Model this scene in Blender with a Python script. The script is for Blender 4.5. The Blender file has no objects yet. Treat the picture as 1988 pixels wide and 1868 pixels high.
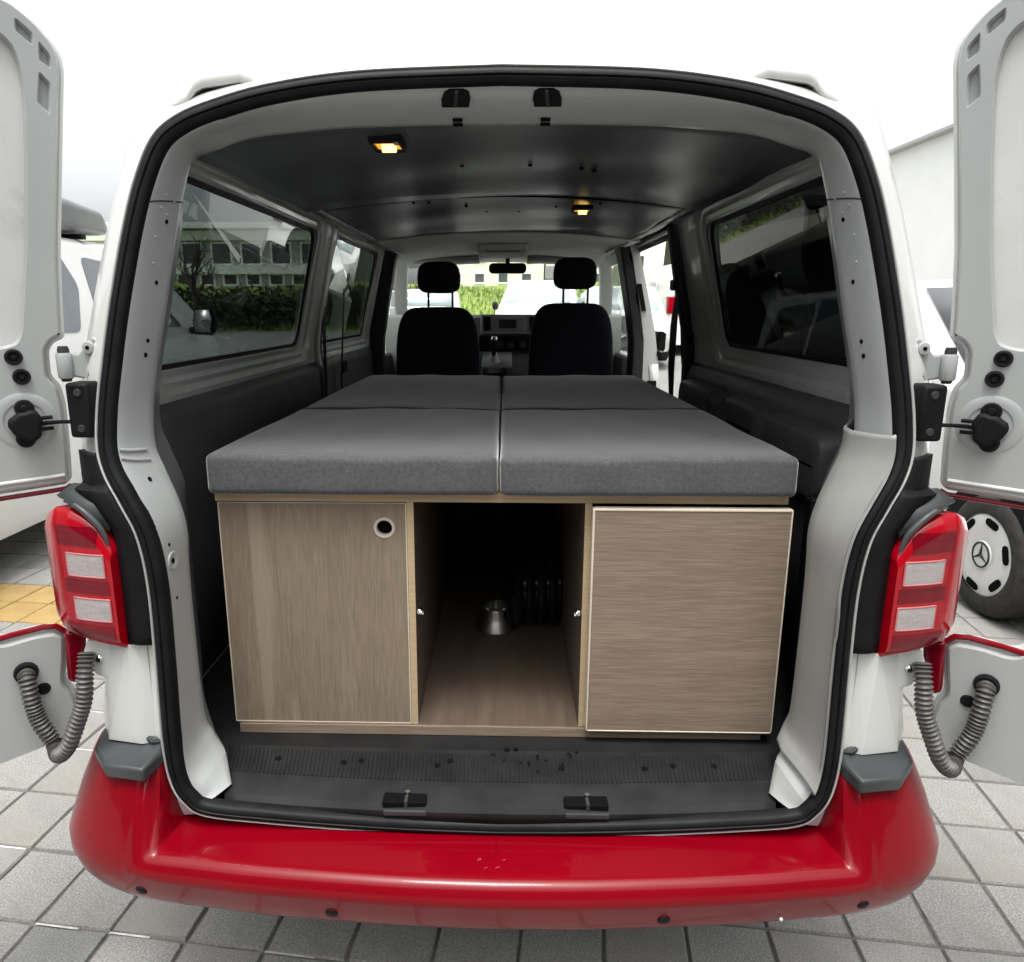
import bpy, bmesh, math, random
from mathutils import Vector, Matrix
random.seed(7)
R = math.radians
sc = bpy.context.scene
COL = sc.collection

# ------------------------------------------------------------------ camera
F_PX, PU, PV, WPX, HPX = 1417.0, 940.0, 934.0, 1988.0, 1868.0
cam_d = bpy.data.cameras.new('camera')
cam_d.sensor_fit = 'HORIZONTAL'; cam_d.sensor_width = 36.0
cam_d.lens = 36.0 * F_PX / WPX
cam_d.shift_x = (WPX / 2 - PU) / WPX
cam_d.shift_y = 0.0
cam_d.clip_start = 0.05; cam_d.clip_end = 600
cam = bpy.data.objects.new('camera', cam_d); COL.objects.link(cam)
cam.location = (0.0063, 0.0, 1.51)
cam.rotation_euler = (R(90) - math.atan(334 / 1417), 0, R(1.5))
sc.camera = cam

# ------------------------------------------------------------------ light
SUN_EL, SUN_AZ = R(73), R(188)
w = bpy.data.worlds.new('World'); sc.world = w; w.use_nodes = True
nt = w.node_tree; nt.nodes.clear()
sky = nt.nodes.new('ShaderNodeTexSky'); sky.sky_type = 'NISHITA'
sky.sun_disc = False; sky.sun_elevation = SUN_EL; sky.sun_rotation = SUN_AZ
sky.air_density = 1.0; sky.dust_density = 6.0; sky.ozone_density = 1.0
hs = nt.nodes.new('ShaderNodeHueSaturation'); hs.inputs['Saturation'].default_value = 0.16
bg = nt.nodes.new('ShaderNodeBackground'); bg.inputs['Strength'].default_value = 0.15
wo = nt.nodes.new('ShaderNodeOutputWorld')
nt.links.new(sky.outputs[0], hs.inputs['Color']); nt.links.new(hs.outputs[0], bg.inputs['Color'])
nt.links.new(bg.outputs[0], wo.inputs['Surface'])
sun_d = bpy.data.lights.new('sun', 'SUN'); sun_d.energy = 0.85; sun_d.angle = R(14); sun_d.color = (1, .97, .93)
sun = bpy.data.objects.new('sun', sun_d); COL.objects.link(sun)
sdir = Vector((math.sin(SUN_AZ) * math.cos(SUN_EL), math.cos(SUN_AZ) * math.cos(SUN_EL), math.sin(SUN_EL)))
sun.rotation_euler = sdir.to_track_quat('Z', 'Y').to_euler()
sun.location = (0, 0, 30)
vs = sc.view_settings
vs.view_transform = 'Standard'; vs.look = 'None'; vs.gamma = 1.0; vs.use_curve_mapping = False
vs.exposure = 1.3
sc.cycles.use_denoising = True
sc.cycles.max_bounces = 14; sc.cycles.diffuse_bounces = 8; sc.cycles.transparent_max_bounces = 16
sc.cycles.sample_clamp_indirect = 6

# ------------------------------------------------------------------ materials
MATS = {}
def mat(name, col, rough=.5, metal=0., coat=0., var=.0, vscale=6., bump=0., bscale=200., spec=.5,
        stretch=None, emis=None, trans=None, rvar=0., vcol=None, speck=0., dirt=None):
    m = bpy.data.materials.new(name); m.use_nodes = True; MATS[name] = m
    n = m.node_tree; b = n.nodes['Principled BSDF']; L = n.links.new
    b.inputs['Base Color'].default_value = (*col, 1); b.inputs['Roughness'].default_value = rough
    b.inputs['Metallic'].default_value = metal; b.inputs['Coat Weight'].default_value = coat
    b.inputs['Coat Roughness'].default_value = .06; b.inputs['Specular IOR Level'].default_value = spec
    tc = n.nodes.new('ShaderNodeTexCoord'); src = tc.outputs['Object']
    if stretch:
        mp = n.nodes.new('ShaderNodeMapping'); mp.inputs['Scale'].default_value = stretch
        L(src, mp.inputs['Vector']); src = mp.outputs[0]
    if var:
        nz = n.nodes.new('ShaderNodeTexNoise'); nz.inputs['Scale'].default_value = vscale
        nz.inputs['Detail'].default_value = 6; nz.inputs['Roughness'].default_value = .6
        L(src, nz.inputs['Vector'])
        cr = n.nodes.new('ShaderNodeValToRGB')
        c2 = vcol if vcol else tuple(max(0, c * (1 - var)) for c in col)
        c1 = col if vcol else tuple(min(1, c * (1 + var)) for c in col)
        cr.color_ramp.elements[0].position = .32; cr.color_ramp.elements[1].position = .68
        cr.color_ramp.elements[0].color = (*c2, 1); cr.color_ramp.elements[1].color = (*c1, 1)
        L(nz.outputs['Fac'], cr.inputs['Fac']); out = cr.outputs[0]
        if speck:
            n2 = n.nodes.new('ShaderNodeTexNoise'); n2.inputs['Scale'].default_value = vscale * 38
            n2.inputs['Detail'].default_value = 3
            L(src, n2.inputs['Vector'])
            c3 = n.nodes.new('ShaderNodeValToRGB')
            c3.color_ramp.elements[0].position = .35; c3.color_ramp.elements[1].position = .7
            c3.color_ramp.elements[0].color = (1 - speck,) * 3 + (1,); c3.color_ramp.elements[1].color = (1 + speck * .5,) * 3 + (1,)
            L(n2.outputs['Fac'], c3.inputs['Fac'])
            mx = n.nodes.new('ShaderNodeMix'); mx.data_type = 'RGBA'; mx.blend_type = 'MULTIPLY'; mx.inputs[0].default_value = 1
            L(out, mx.inputs[6]); L(c3.outputs[0], mx.inputs[7]); out = mx.outputs[2]
        if dirt:
            n4 = n.nodes.new('ShaderNodeTexNoise'); n4.inputs['Scale'].default_value = dirt[1]; n4.inputs['Detail'].default_value = 8
            n4.inputs['Roughness'].default_value = .7
            L(tc.outputs['Object'], n4.inputs['Vector'])
            c4 = n.nodes.new('ShaderNodeValToRGB')
            c4.color_ramp.elements[0].position = dirt[2]; c4.color_ramp.elements[1].position = dirt[2] + .14
            c4.color_ramp.elements[0].color = (0, 0, 0, 1); c4.color_ramp.elements[1].color = (dirt[3],) * 3 + (1,)
            L(n4.outputs['Fac'], c4.inputs['Fac'])
            mx = n.nodes.new('ShaderNodeMix'); mx.data_type = 'RGBA'
            L(c4.outputs[0], mx.inputs[0]); L(out, mx.inputs[6]); mx.inputs[7].default_value = (*dirt[0], 1); out = mx.outputs[2]
        L(out, b.inputs['Base Color'])
    if rvar:
        n3 = n.nodes.new('ShaderNodeTexNoise'); n3.inputs['Scale'].default_value = 9; n3.inputs['Detail'].default_value = 5
        L(tc.outputs['Object'], n3.inputs['Vector'])
        mr = n.nodes.new('ShaderNodeMapRange'); mr.inputs[3].default_value = max(0, rough - rvar); mr.inputs[4].default_value = rough + rvar
        L(n3.outputs['Fac'], mr.inputs[0]); L(mr.outputs[0], b.inputs['Roughness'])
    if bump:
        nb = n.nodes.new('ShaderNodeTexNoise'); nb.inputs['Scale'].default_value = bscale; nb.inputs['Detail'].default_value = 3
        L(src, nb.inputs['Vector'])
        bm = n.nodes.new('ShaderNodeBump'); bm.inputs['Strength'].default_value = bump; bm.inputs['Distance'].default_value = .002
        L(nb.outputs['Fac'], bm.inputs['Height']); L(bm.outputs[0], b.inputs['Normal'])
    if emis:
        b.inputs['Emission Color'].default_value = (*emis[0], 1); b.inputs['Emission Strength'].default_value = emis[1]
    if trans:
        b.inputs['Transmission Weight'].default_value = trans
    return m

def glass(name, tint, refl=.12, rough=.0):
    m = bpy.data.materials.new(name); m.use_nodes = True; MATS[name] = m
    n = m.node_tree; n.nodes.clear(); L = n.links.new
    o = n.nodes.new('ShaderNodeOutputMaterial'); t = n.nodes.new('ShaderNodeBsdfTransparent'); g = n.nodes.new('ShaderNodeBsdfGlossy')
    lw = n.nodes.new('ShaderNodeLayerWeight'); lw.inputs['Blend'].default_value = .5
    pw = n.nodes.new('ShaderNodeMath'); pw.operation = 'POWER'; pw.inputs[1].default_value = 5; L(lw.outputs['Facing'], pw.inputs[0])
    fr = n.nodes.new('ShaderNodeMath'); fr.operation = 'MULTIPLY_ADD'; fr.inputs[1].default_value = .92; fr.inputs[2].default_value = .04; L(pw.outputs[0], fr.inputs[0])
    t.inputs['Color'].default_value = (*tint, 1); g.inputs['Roughness'].default_value = rough
    g.inputs['Color'].default_value = (.9, .9, .9, 1)
    mx = n.nodes.new('ShaderNodeMixShader')
    L(fr.outputs[0], mx.inputs[0]); L(t.outputs[0], mx.inputs[1]); L(g.outputs[0], mx.inputs[2]); L(mx.outputs[0], o.inputs['Surface'])
    return m

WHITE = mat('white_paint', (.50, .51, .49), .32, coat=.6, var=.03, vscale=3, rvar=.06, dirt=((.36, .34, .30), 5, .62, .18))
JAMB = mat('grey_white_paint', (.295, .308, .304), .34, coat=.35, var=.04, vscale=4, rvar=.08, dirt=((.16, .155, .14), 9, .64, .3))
INNER = mat('bare_inner_paint', (.46, .47, .45), .38, coat=.3, var=.07, vscale=5, rvar=.1, dirt=((.18, .18, .16), 7, .6, .35))
RED = mat('red_paint', (.150, .0001, .0045), .3, coat=.42, spec=.1, var=.06, vscale=2, rvar=.05, dirt=((.16, .02, .02), 14, .68, .25))
RUBBER = mat('black_rubber', (.006, .0065, .007), .48, var=.3, vscale=20, rvar=.12, bump=.15, bscale=150, spec=.12)
BLACK = mat('black_plastic', (.006, .006, .007), .55, var=.25, vscale=14, bump=.1, spec=.12)
DGREY = mat('dark_grey_plastic', (.035, .036, .036), .55, var=.18, vscale=9, bump=.2, bscale=300, spec=.12)
TRIMM = mat('side_trim_grey', (.075, .076, .074), .5, var=.15, vscale=6, bump=.2, bscale=300, spec=.3)
MGREY = mat('grey_trim_plastic', (.235, .238, .226), .55, var=.06, vscale=5, bump=.1, bscale=400, dirt=((.12, .12, .11), 8, .62, .3))
PADM = mat('weathered_bumper_plastic', (.04, .045, .046), .38, var=.25, vscale=8, rvar=.12, spec=.3)
SILLM = mat('scuffed_sill_plastic', (.017, .0175, .018), .42, var=.3, vscale=11, rvar=.15, dirt=((.012, .012, .012), 18, .58, .9), spec=.12)
CEIL = mat('dark_ceiling_board', (.072, .080, .080), .32, spec=.9, var=.14, vscale=3, rvar=.02, stretch=(1, 4, 1))
HEADL = mat('grey_headliner', (.44, .445, .42), .8, var=.06, vscale=8, bump=.2)
FLOORM = mat('black_floor_mat', (.010, .010, .010), .75, var=.3, vscale=10, spec=.12)
SEATM = mat('dark_seat_fabric', (.008, .009, .013), .85, var=.3, vscale=60, bump=.4, bscale=500, spec=.12)
FABRIC = mat('grey_heather_fabric', (.074, .075, .077), .92, var=.22, vscale=170, bump=.55, bscale=650, spec=.25, speck=.0, dirt=((.085, .087, .089), 3.0, .5, .15))
REDL = mat('red_lens', (.30, .0, .006), .14, coat=.45, var=.12, vscale=5, stretch=(1, 1, 14), spec=.25)
REDD = mat('dark_red_lens', (.13, .0, .006), .14, coat=.35, spec=.2, var=.2, vscale=5, stretch=(1, 1, 30))
CLEARL = mat('clear_lens', (.32, .29, .285), .12, coat=1, var=.14, vscale=9, stretch=(6, 6, 30))
CHROME = mat('steel', (.62, .62, .60), .22, metal=1, var=.06, vscale=20)
DARKHOLE = mat('dark_hole', (.004, .004, .004), .8, spec=.05)
REDP = mat('pink_lens_edge', (.42, .12, .12), .2, coat=.5)
AMBER = mat('amber_lamp', (.9, .45, .08), .4, emis=((1, .50, .04), .30))
AMBERC = mat('amber_bulb', (1, .8, .4), .4, emis=((1, .70, .22), 1.1))
for m_ in (FABRIC, SEATM):
    b_ = m_.node_tree.nodes['Principled BSDF']; b_.inputs['Sheen Weight'].default_value = 1.0 if m_ is FABRIC else .1; b_.inputs['Sheen Roughness'].default_value = .28
RED.node_tree.nodes['Principled BSDF'].inputs['Coat IOR'].default_value = 1.4
def wood(name, c1, c2, c3, axis):
    st = {'z': (11, 11, .8), 'x': (.8, 11, 11)}[axis]
    m = mat(name, c1, .52, var=.2, vscale=3.2, stretch=st, vcol=c2, bump=.25, bscale=40, spec=.3)
    n = m.node_tree; L = n.links.new; b = n.nodes['Principled BSDF']
    old = b.inputs['Base Color'].links[0].from_socket
    tc = n.nodes.new('ShaderNodeTexCoord'); mp = n.nodes.new('ShaderNodeMapping'); mp.inputs['Scale'].default_value = {'z': (190, 190, 6), 'x': (6, 190, 190)}[axis]
    nz = n.nodes.new('ShaderNodeTexNoise'); nz.inputs['Scale'].default_value = 2.2; nz.inputs['Detail'].default_value = 4
    L(tc.outputs['Object'], mp.inputs[0]); L(mp.outputs[0], nz.inputs['Vector'])
    cr = n.nodes.new('ShaderNodeValToRGB'); cr.color_ramp.elements[0].position = .38; cr.color_ramp.elements[1].position = .62
    cr.color_ramp.elements[0].color = (.82, .81, .80, 1); cr.color_ramp.elements[1].color = (1.08, 1.08, 1.08, 1)
    L(nz.outputs['Fac'], cr.inputs[0])
    mx = n.nodes.new('ShaderNodeMix'); mx.data_type = 'RGBA'; mx.blend_type = 'MULTIPLY'; mx.inputs[0].default_value = 1
    L(old, mx.inputs[6]); L(cr.outputs[0], mx.inputs[7])
    mp2 = n.nodes.new('ShaderNodeMapping'); mp2.inputs['Scale'].default_value = {'z': (1, 1, .04), 'x': (.05, 1, 1)}[axis]
    mp2.inputs['Location'].default_value = (.13, .2, .31)
    n5 = n.nodes.new('ShaderNodeTexNoise'); n5.inputs['Scale'].default_value = 22; n5.inputs['Detail'].default_value = 2
    L(tc.outputs['Object'], mp2.inputs[0]); L(mp2.outputs[0], n5.inputs['Vector'])
    c5 = n.nodes.new('ShaderNodeValToRGB'); c5.color_ramp.elements[0].position = .62; c5.color_ramp.elements[1].position = .70
    c5.color_ramp.elements[0].color = (0, 0, 0, 1); c5.color_ramp.elements[1].color = (.5, .5, .5, 1)
    L(n5.outputs['Fac'], c5.inputs[0])
    mx2 = n.nodes.new('ShaderNodeMix'); mx2.data_type = 'RGBA'
    L(c5.outputs[0], mx2.inputs[0]); L(mx.outputs[2], mx2.inputs[6]); mx2.inputs[7].default_value = (*c3, 1)
    L(mx2.outputs[2], b.inputs['Base Color'])
    return m
WOODV = wood('vertical_grain_oak', (.205, .162, .120), (.170, .134, .098), (.27, .225, .172), 'z')
WOODH = wood('horizontal_grain_oak', (.212, .163, .124), (.176, .134, .101), (.24, .188, .144), 'x')
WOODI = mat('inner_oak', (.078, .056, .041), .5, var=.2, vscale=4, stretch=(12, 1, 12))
PLY = mat('plywood_edge', (.42, .33, .20), .55, var=.16, vscale=7, stretch=(1.2, 8, 60), vcol=(.33, .24, .14))
PLYL = mat('pale_edge_band', (.50, .44, .35), .5, var=.06, vscale=9)
TINT = glass('tinted_glass', (.34, .37, .365))
TINTR = glass('dark_tinted_glass', (.13, .135, .14))
CLEAR = glass('clear_glass', (.95, .98, .97))
CARGLASS = mat('car_window', (.10, .115, .13), .06, coat=1, var=.25, vscale=2)
DARKGLASS = mat('dark_car_window', (.012, .013, .015), .05, coat=1)
PALEGLASS = mat('pale_car_window', (.42, .50, .51), .08, coat=1, var=.2, vscale=3)
CARW = mat('car_white', (.78, .78, .76), .3, coat=.7, var=.02)
TYRE = mat('tyre_rubber', (.045, .044, .042), .75, var=.25, vscale=25, bump=.3, spec=.12)
HUB = mat('wheel_cover_silver', (.72, .72, .70), .35, metal=.25, var=.05)
PAVE = mat('paver_concrete', (.27, .266, .25), .85, var=.10, vscale=5, bump=.6, bscale=260, speck=.36, spec=.2, dirt=((.17, .165, .145), 3.4, .52, .6))
PAVE2 = mat('paver_concrete_warm', (.26, .253, .238), .85, var=.12, vscale=7, bump=.6, bscale=260, speck=.36, spec=.2, dirt=((.19, .172, .142), 4.1, .5, .55))
PAVE3 = mat('paver_concrete_dark', (.215, .215, .205), .85, var=.12, vscale=6, bump=.6, bscale=260, speck=.36, spec=.2, dirt=((.15, .145, .13), 3.6, .5, .6))
PAVEY = mat('paver_yellow', (.36, .25, .10), .85, var=.14, vscale=6, bump=.5, bscale=260, speck=.36, spec=.2)
JOINT = mat('joint_sand', (.135, .13, .115), .95, var=.3, vscale=12, bump=.6)
GROUND = mat('worn_asphalt', (.20, .20, .19), .9, var=.12, vscale=1.2, bump=.4, speck=.2)
GRASS = mat('grass', (.17, .24, .045), .9, var=.3, vscale=2.2)
LEAF = mat('hedge_leaf', (.038, .058, .018), .8, var=.4, vscale=1.5)
LEAF2 = mat('fresh_leaf', (.15, .22, .05), .8, var=.3, vscale=1.5)
BARK = mat('bark', (.075, .06, .05), .9, var=.3, vscale=9)
WALLP = mat('pale_render', (.78, .76, .64), .85, var=.05, vscale=1.5)
WALLG = mat('grey_render', (.42, .43, .43), .85, var=.06, vscale=1.2)
WALLW = mat('white_render', (.86, .86, .84), .8, var=.03, vscale=1.5)
BRED = mat('brick_pink', (.30, .20, .17), .85, var=.15, vscale=2)
PANE = mat('building_pane', (.09, .095, .10), .15, coat=.6)
CREAM = mat('cream_reflection_colour', (.80, .76, .55), .7, var=.12, vscale=9)  # colour of the reflection patch in the right rear window

# ------------------------------------------------------------------ mesh helpers
class MB:
    def __init__(s): s.v = []; s.f = []
    def add(s, vs, fs):
        b = len(s.v); s.v += [tuple(p) for p in vs]; s.f += [tuple(i + b for i in f) for f in fs]; return s
    def box(s, x0, x1, y0, y1, z0, z1):
        return s.add([(x0, y0, z0), (x1, y0, z0), (x1, y1, z0), (x0, y1, z0), (x0, y0, z1), (x1, y0, z1), (x1, y1, z1), (x0, y1, z1)],
                     [(0, 3, 2, 1), (4, 5, 6, 7), (0, 1, 5, 4), (1, 2, 6, 5), (2, 3, 7, 6), (3, 0, 4, 7)])
    def loft(s, rows, closed=False):
        n = len(rows[0]); vs = [p for r in rows for p in r]; fs = []
        assert all(len(r) == n for r in rows)
        for i in range(len(rows) - 1):
            for j in range(n if closed else n - 1):
                k = (j + 1) % n
                fs.append((i * n + j, i * n + k, (i + 1) * n + k, (i + 1) * n + j))
        return s.add(vs, fs)
    def face(s, pts): return s.add(pts, [tuple(range(len(pts)))])
    def tube(s, path, r, n=10, cap=True):
        path = [Vector(p) for p in path]; rows = []; up = Vector((0, 0, 1)); prev = None
        for i, p in enumerate(path):
            t = (path[min(i + 1, len(path) - 1)] - path[max(i - 1, 0)]).normalized()
            if prev is None:
                a = t.cross(up)
                if a.length < .05: a = t.cross(Vector((1, 0, 0)))
            else:
                a = prev - t * prev.dot(t)
            a.normalize(); prev = a; b = t.cross(a)
            rr = r(i / (len(path) - 1)) if callable(r) else (r[i] if isinstance(r, (list, tuple)) else r)
            rows.append([p + a * (rr * math.cos(2 * math.pi * k / n)) + b * (rr * math.sin(2 * math.pi * k / n)) for k in range(n)])
        s.loft(rows, True)
        if cap: s.face(rows[0]); s.face(rows[-1])
        return s
    def cyl(s, a, b, r, n=16): return s.tube([a, b], r, n)
    def lathe(s, prof, o, ax, n=24):
        ax = Vector(ax).normalized(); o = Vector(o)
        u = ax.cross(Vector((0, 0, 1)))
        if u.length < .05: u = ax.cross(Vector((1, 0, 0)))
        u.normalize(); w_ = ax.cross(u)
        rows = [[o + ax * h + u * (r * math.cos(2 * math.pi * k / n)) + w_ * (r * math.sin(2 * math.pi * k / n)) for k in range(n)] for r, h in prof]
        return s.loft(rows, True)
    def prism(s, poly, fn, h0, h1):
        a = [fn(p[0], p[1], h0) for p in poly]; b = [fn(p[0], p[1], h1) for p in poly]; n = len(poly)
        s.add(a + b, [tuple(range(n))[::-1], tuple(range(n, 2 * n))] + [(i, (i + 1) % n, n + (i + 1) % n, n + i) for i in range(n)])
        return s

OFF = {}
def obj(name, mb, m, parent=None, bevel=0, seg=2, smooth=40, solid=0, sub=0, recalc=True):
    off = Vector((0, 0, 0)); p = parent
    while p is not None:
        if p.name in OFF: off = Vector(OFF[p.name])
        p = p.parent
    me = bpy.data.meshes.new(name)
    me.from_pydata([tuple(Vector(v) - off) for v in mb.v], [], mb.f); me.update()
    if recalc:
        b = bmesh.new(); b.from_mesh(me)
        bmesh.ops.remove_doubles(b, verts=b.verts, dist=1e-5)
        bmesh.ops.recalc_face_normals(b, faces=b.faces); b.to_mesh(me); b.free()
    if smooth:
        me.polygons.foreach_set('use_smooth', [True] * len(me.polygons))
        me.set_sharp_from_angle(angle=R(smooth))
    me.materials.append(m)
    o = bpy.data.objects.new(name, me); COL.objects.link(o)
    if parent is not None: o.parent = parent
    if solid:
        md = o.modifiers.new('solid', 'SOLIDIFY'); md.thickness = solid; md.offset = -1
    if bevel:
        md = o.modifiers.new('bevel', 'BEVEL'); md.width = bevel; md.segments = seg; md.limit_method = 'ANGLE'; md.angle_limit = R(35)
        md.harden_normals = False
    if sub:
        md = o.modifiers.new('sub', 'SUBSURF'); md.levels = sub; md.render_levels = sub
    return o
def tag(o, label=None, cat=None, group=None, kind=None):
    for k, v in (('label', label), ('category', cat), ('group', group), ('kind', kind)):
        if v: o[k] = v
    return o
def thing(name, loc, label, cat, group=None, world=True, rot=0):
    o = bpy.data.objects.new(name, None); COL.objects.link(o); o.location = loc; o.rotation_euler = (0, 0, rot)
    o.empty_display_size = .1
    if world: OFF[o.name] = tuple(loc)
    return tag(o, label, cat, group)
def struct(o): o['kind'] = 'structure'; return o
def lab(o, t): o['label'] = t; return o

def cr(pts, n):
    pts = [Vector(p) for p in pts]; out = []; m = len(pts) - 1
    for i in range(n + 1):
        t = i / n * m; k = min(int(t), m - 1); t -= k
        p0 = pts[max(k - 1, 0)]; p1 = pts[k]; p2 = pts[k + 1]; p3 = pts[min(k + 2, m)]
        out.append(.5 * ((2 * p1) + (p2 - p0) * t + (2 * p0 - 5 * p1 + 4 * p2 - p3) * t * t + (3 * p1 - p0 - 3 * p2 + p3) * t ** 3))
    return out
def lerp(a, b, t): return a + (b - a) * t
def sstep(a, b, x):
    t = min(1, max(0, (x - a) / (b - a))); return t * t * (3 - 2 * t)
def interp(tab, x):
    if x <= tab[0][0]: return tab[0][1]
    for (a, b), (c, d) in zip(tab, tab[1:]):
        if x <= c: return b + (d - b) * (x - a) / (c - a)
    return tab[-1][1]
def mx(p, s): return Vector((p[0] * s, p[1], p[2]))

# ------------------------------------------------------------------ ground
def gh(x, y): return .06 * max(0, y - 10) if y < 24 else .84
mb = MB(); xs = [-300, -120, -60, -30, -15, -8, -4, 0, 4, 8, 15, 30, 60, 120, 300]; ys = [-200, -60, -20, -8, 0, 5, 10, 12, 15, 18, 21, 24, 30, 60, 140, 420]
mb.loft([[(x, y, gh(x, y) - .03) for x in xs] for y in ys])
struct(obj('ground', mb, GROUND))
pav = obj('pavement', MB().box(-7, 7, -2.5, 9.5, -.028, -.008), JOINT); struct(pav)
TA = R(-6.3); TX = Vector((math.cos(TA), math.sin(TA), 0)); TY = Vector((-math.sin(TA), math.cos(TA), 0))
TO = Vector((-.966, 1.487, 0)); TW, TH = .203, .2345
tiles = []
for i in range(-40, 42):
    for j in range(-18, 38):
        c = TO + TX * (TW * (i + .5)) + TY * (TH * (j + .5))
        if abs(c.x) < 6.85 and -2.3 < c.y < 9.35: tiles.append((i, j, c))
def seen(c):
    d = c - Vector((.006, 0, 1.51)); y = d.y
    if y < 1.15: return 9
    u = c.x / y
    if c.y < 1.75 or (abs(c.x) > .78 and c.y < 2.7 and -.80 < u < .84): k = 0 if abs(c.x) < 1.9 else 9
    elif -.80 < u < -.5 and c.y < 4.6 : k = 1
    elif .5 < u < .80 and c.y < 4.2: k = 2
    else: k = 9
    return k
tiles.sort(key=lambda t: (seen(t[2]), t[2].length))
def paver_mesh(name, w_, h_, seed):
    rnd = random.Random(seed); e = .004; g = .0035; hw, hh = w_ / 2 - g, h_ / 2 - g
    def ring(ix, z, jit):
        pts = []
        for (sx, sy) in ((-1, -1), (1, -1), (1, 1), (-1, 1)):
            for q in range(4):
                t = q / 4
                nx, ny = {(-1, -1): (lerp(-1, 1, t), -1), (1, -1): (1, lerp(-1, 1, t)), (1, 1): (lerp(1, -1, t), 1), (-1, 1): (-1, lerp(1, -1, t))}[(sx, sy)]
                pts.append((nx * (hw - ix) + rnd.uniform(-jit, jit), ny * (hh - ix) + rnd.uniform(-jit, jit), z))
        return pts
    m = MB(); r0 = ring(0, -.02, .001); r1 = ring(.0005, -.005, .0016); r2 = ring(e, 0, .0014)
    m.loft([r0, r1, r2], True); m.face(r2); return m
pm = []
for s_ in range(6):
    o = obj('paver', paver_mesh('paver', TW, TH, s_), (PAVE, PAVE2, PAVE, PAVE3, PAVE, PAVE2)[s_], pav); pm.append(o.data); bpy.data.objects.remove(o)
jl = MB()
for j in range(-3, 6):
    for i in range(-9, 3):
        a = TO + TX * (TW * i) + TY * (TH * j); 
        if random.random() < .7: b_ = a + TX * TW * random.uniform(.5, .98); jl.add([a + TY * .0028 + Vector((0, 0, -.0022)), a - TY * .0028 + Vector((0, 0, -.0022)), b_ - TY * .0028 + Vector((0, 0, -.0022)), b_ + TY * .0028 + Vector((0, 0, -.0022))], [(0, 1, 2, 3)])
o = obj('joint_filling', jl, mat('lime_joint', (.50, .49, .46), .9, var=.3, vscale=30), pav, recalc=False); o['kind'] = 'stuff'
rest = MB(); nind = 0
for idx, (i, j, c) in enumerate(tiles):
    dz = random.uniform(-.0015, .0015); rz = TA + random.uniform(-.006, .006)
    yel = (j == 7 or j == 8) and c.x < -1.9
    if seen(c) < 9 and nind < 292:
        o = bpy.data.objects.new('paver', random.choice(pm)); COL.objects.link(o); o.parent = pav
        o.location = (c.x, c.y, dz); o.rotation_euler = (random.uniform(-.004, .004), random.uniform(-.004, .004), rz)
        if yel:
            o.data = o.data.copy(); o.data.materials[0] = PAVEY; lab(o, 'yellow paver of the marking row')
        nind += 1
    else:
        t = random.choice(pm); M = Matrix.Translation((c.x, c.y, dz)) @ Matrix.Rotation(rz, 4, 'Z')
        rest.add([M @ v.co for v in t.vertices], [tuple(p.vertices) for p in t.polygons])
o = obj('paver_field', rest, PAVE, pav, recalc=False); o['kind'] = 'stuff'

# ------------------------------------------------------------------ the van
van = thing('camper_van', (0, 3.4, 0), 'white panel van with red bumper, rear doors swung open and a bed inside', 'van')
def yr(z): return 1.22 + max(0, z - 1.15) * .22
S_ = [(0, 1.916), (.245, 1.908), (.40, 1.888), (.50, 1.862), (.565, 1.836), (.607, 1.800), (.637, 1.731), (.66, 1.64), (.683, 1.51), (.697, 1.405),
      (.704, 1.335), (.704, 1.271), (.691, 1.225), (.663, 1.175), (.637, 1.115), (.627, 1.02), (.629, .87), (.633, .71), (.626, .625), (.604, .58), (.565, .554),
      (.45, .541), (.30, .530), (.15, .523), (0, .520)]
J_ = [(0, 1.435, 1.854), (.26, 1.434, 1.851), (.40, 1.432, 1.841), (.47, 1.430, 1.832), (.53, 1.428, 1.812), (.565, 1.430, 1.787), (.588, 1.437, 1.735),
      (.610, 1.425, 1.64), (.630, 1.400, 1.51), (.647, 1.376, 1.406), (.655, 1.360, 1.33), (.651, 1.344, 1.261), (.630, 1.333, 1.21), (.606, 1.323, 1.155),
      (.595, 1.320, 1.10), (.598, 1.320, 1.02), (.599, 1.320, .87), (.596, 1.320, .71), (.578, 1.312, .668), (.552, 1.300, .634)]
B_ = [(0, 1.43, 1.924), (.25, 1.43, 1.920), (.42, 1.43, 1.911), (.53, 1.435, 1.893), (.600, 1.44, 1.872), (.650, 1.444, 1.893), (.700, 1.410, 1.742),
      (.724, 1.388, 1.64), (.752, 1.364, 1.51), (.770, 1.345, 1.41), (.774, 1.335, 1.335), (.776, 1.32, 1.271), (.777, 1.31, 1.225), (.778, 1.30, 1.175),
      (.778, 1.30, 1.115), (.778, 1.30, 1.02), (.765, 1.30, .87), (.755, 1.285, .71), (.75, 1.28, .625), (.75, 1.28, .58), (.75, 1.28, .5)]
SEG = 8
Sc = cr([(x, yr(z), z) for x, z in S_], SEG * (len(S_) - 1))
Jc = cr(J_, SEG * (len(J_) - 1)); Bc = cr(B_, SEG * (len(B_) - 1))
def inward(i):
    t = (Sc[min(i + 1, len(Sc) - 1)] - Sc[max(i - 1, 0)]); t.y = 0; t.normalize()
    n = Vector((t.z, 0, -t.x))
    if i == 0: return Vector((0, 0, -1))
    if i == len(Sc) - 1: return Vector((0, 0, 1))
    return n if n.dot(Vector((0, 0, 1.1)) - Vector((Sc[i].x, 0, Sc[i].z))) > 0 else -n
IN = [inward(i) for i in range(len(Sc))]
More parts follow.
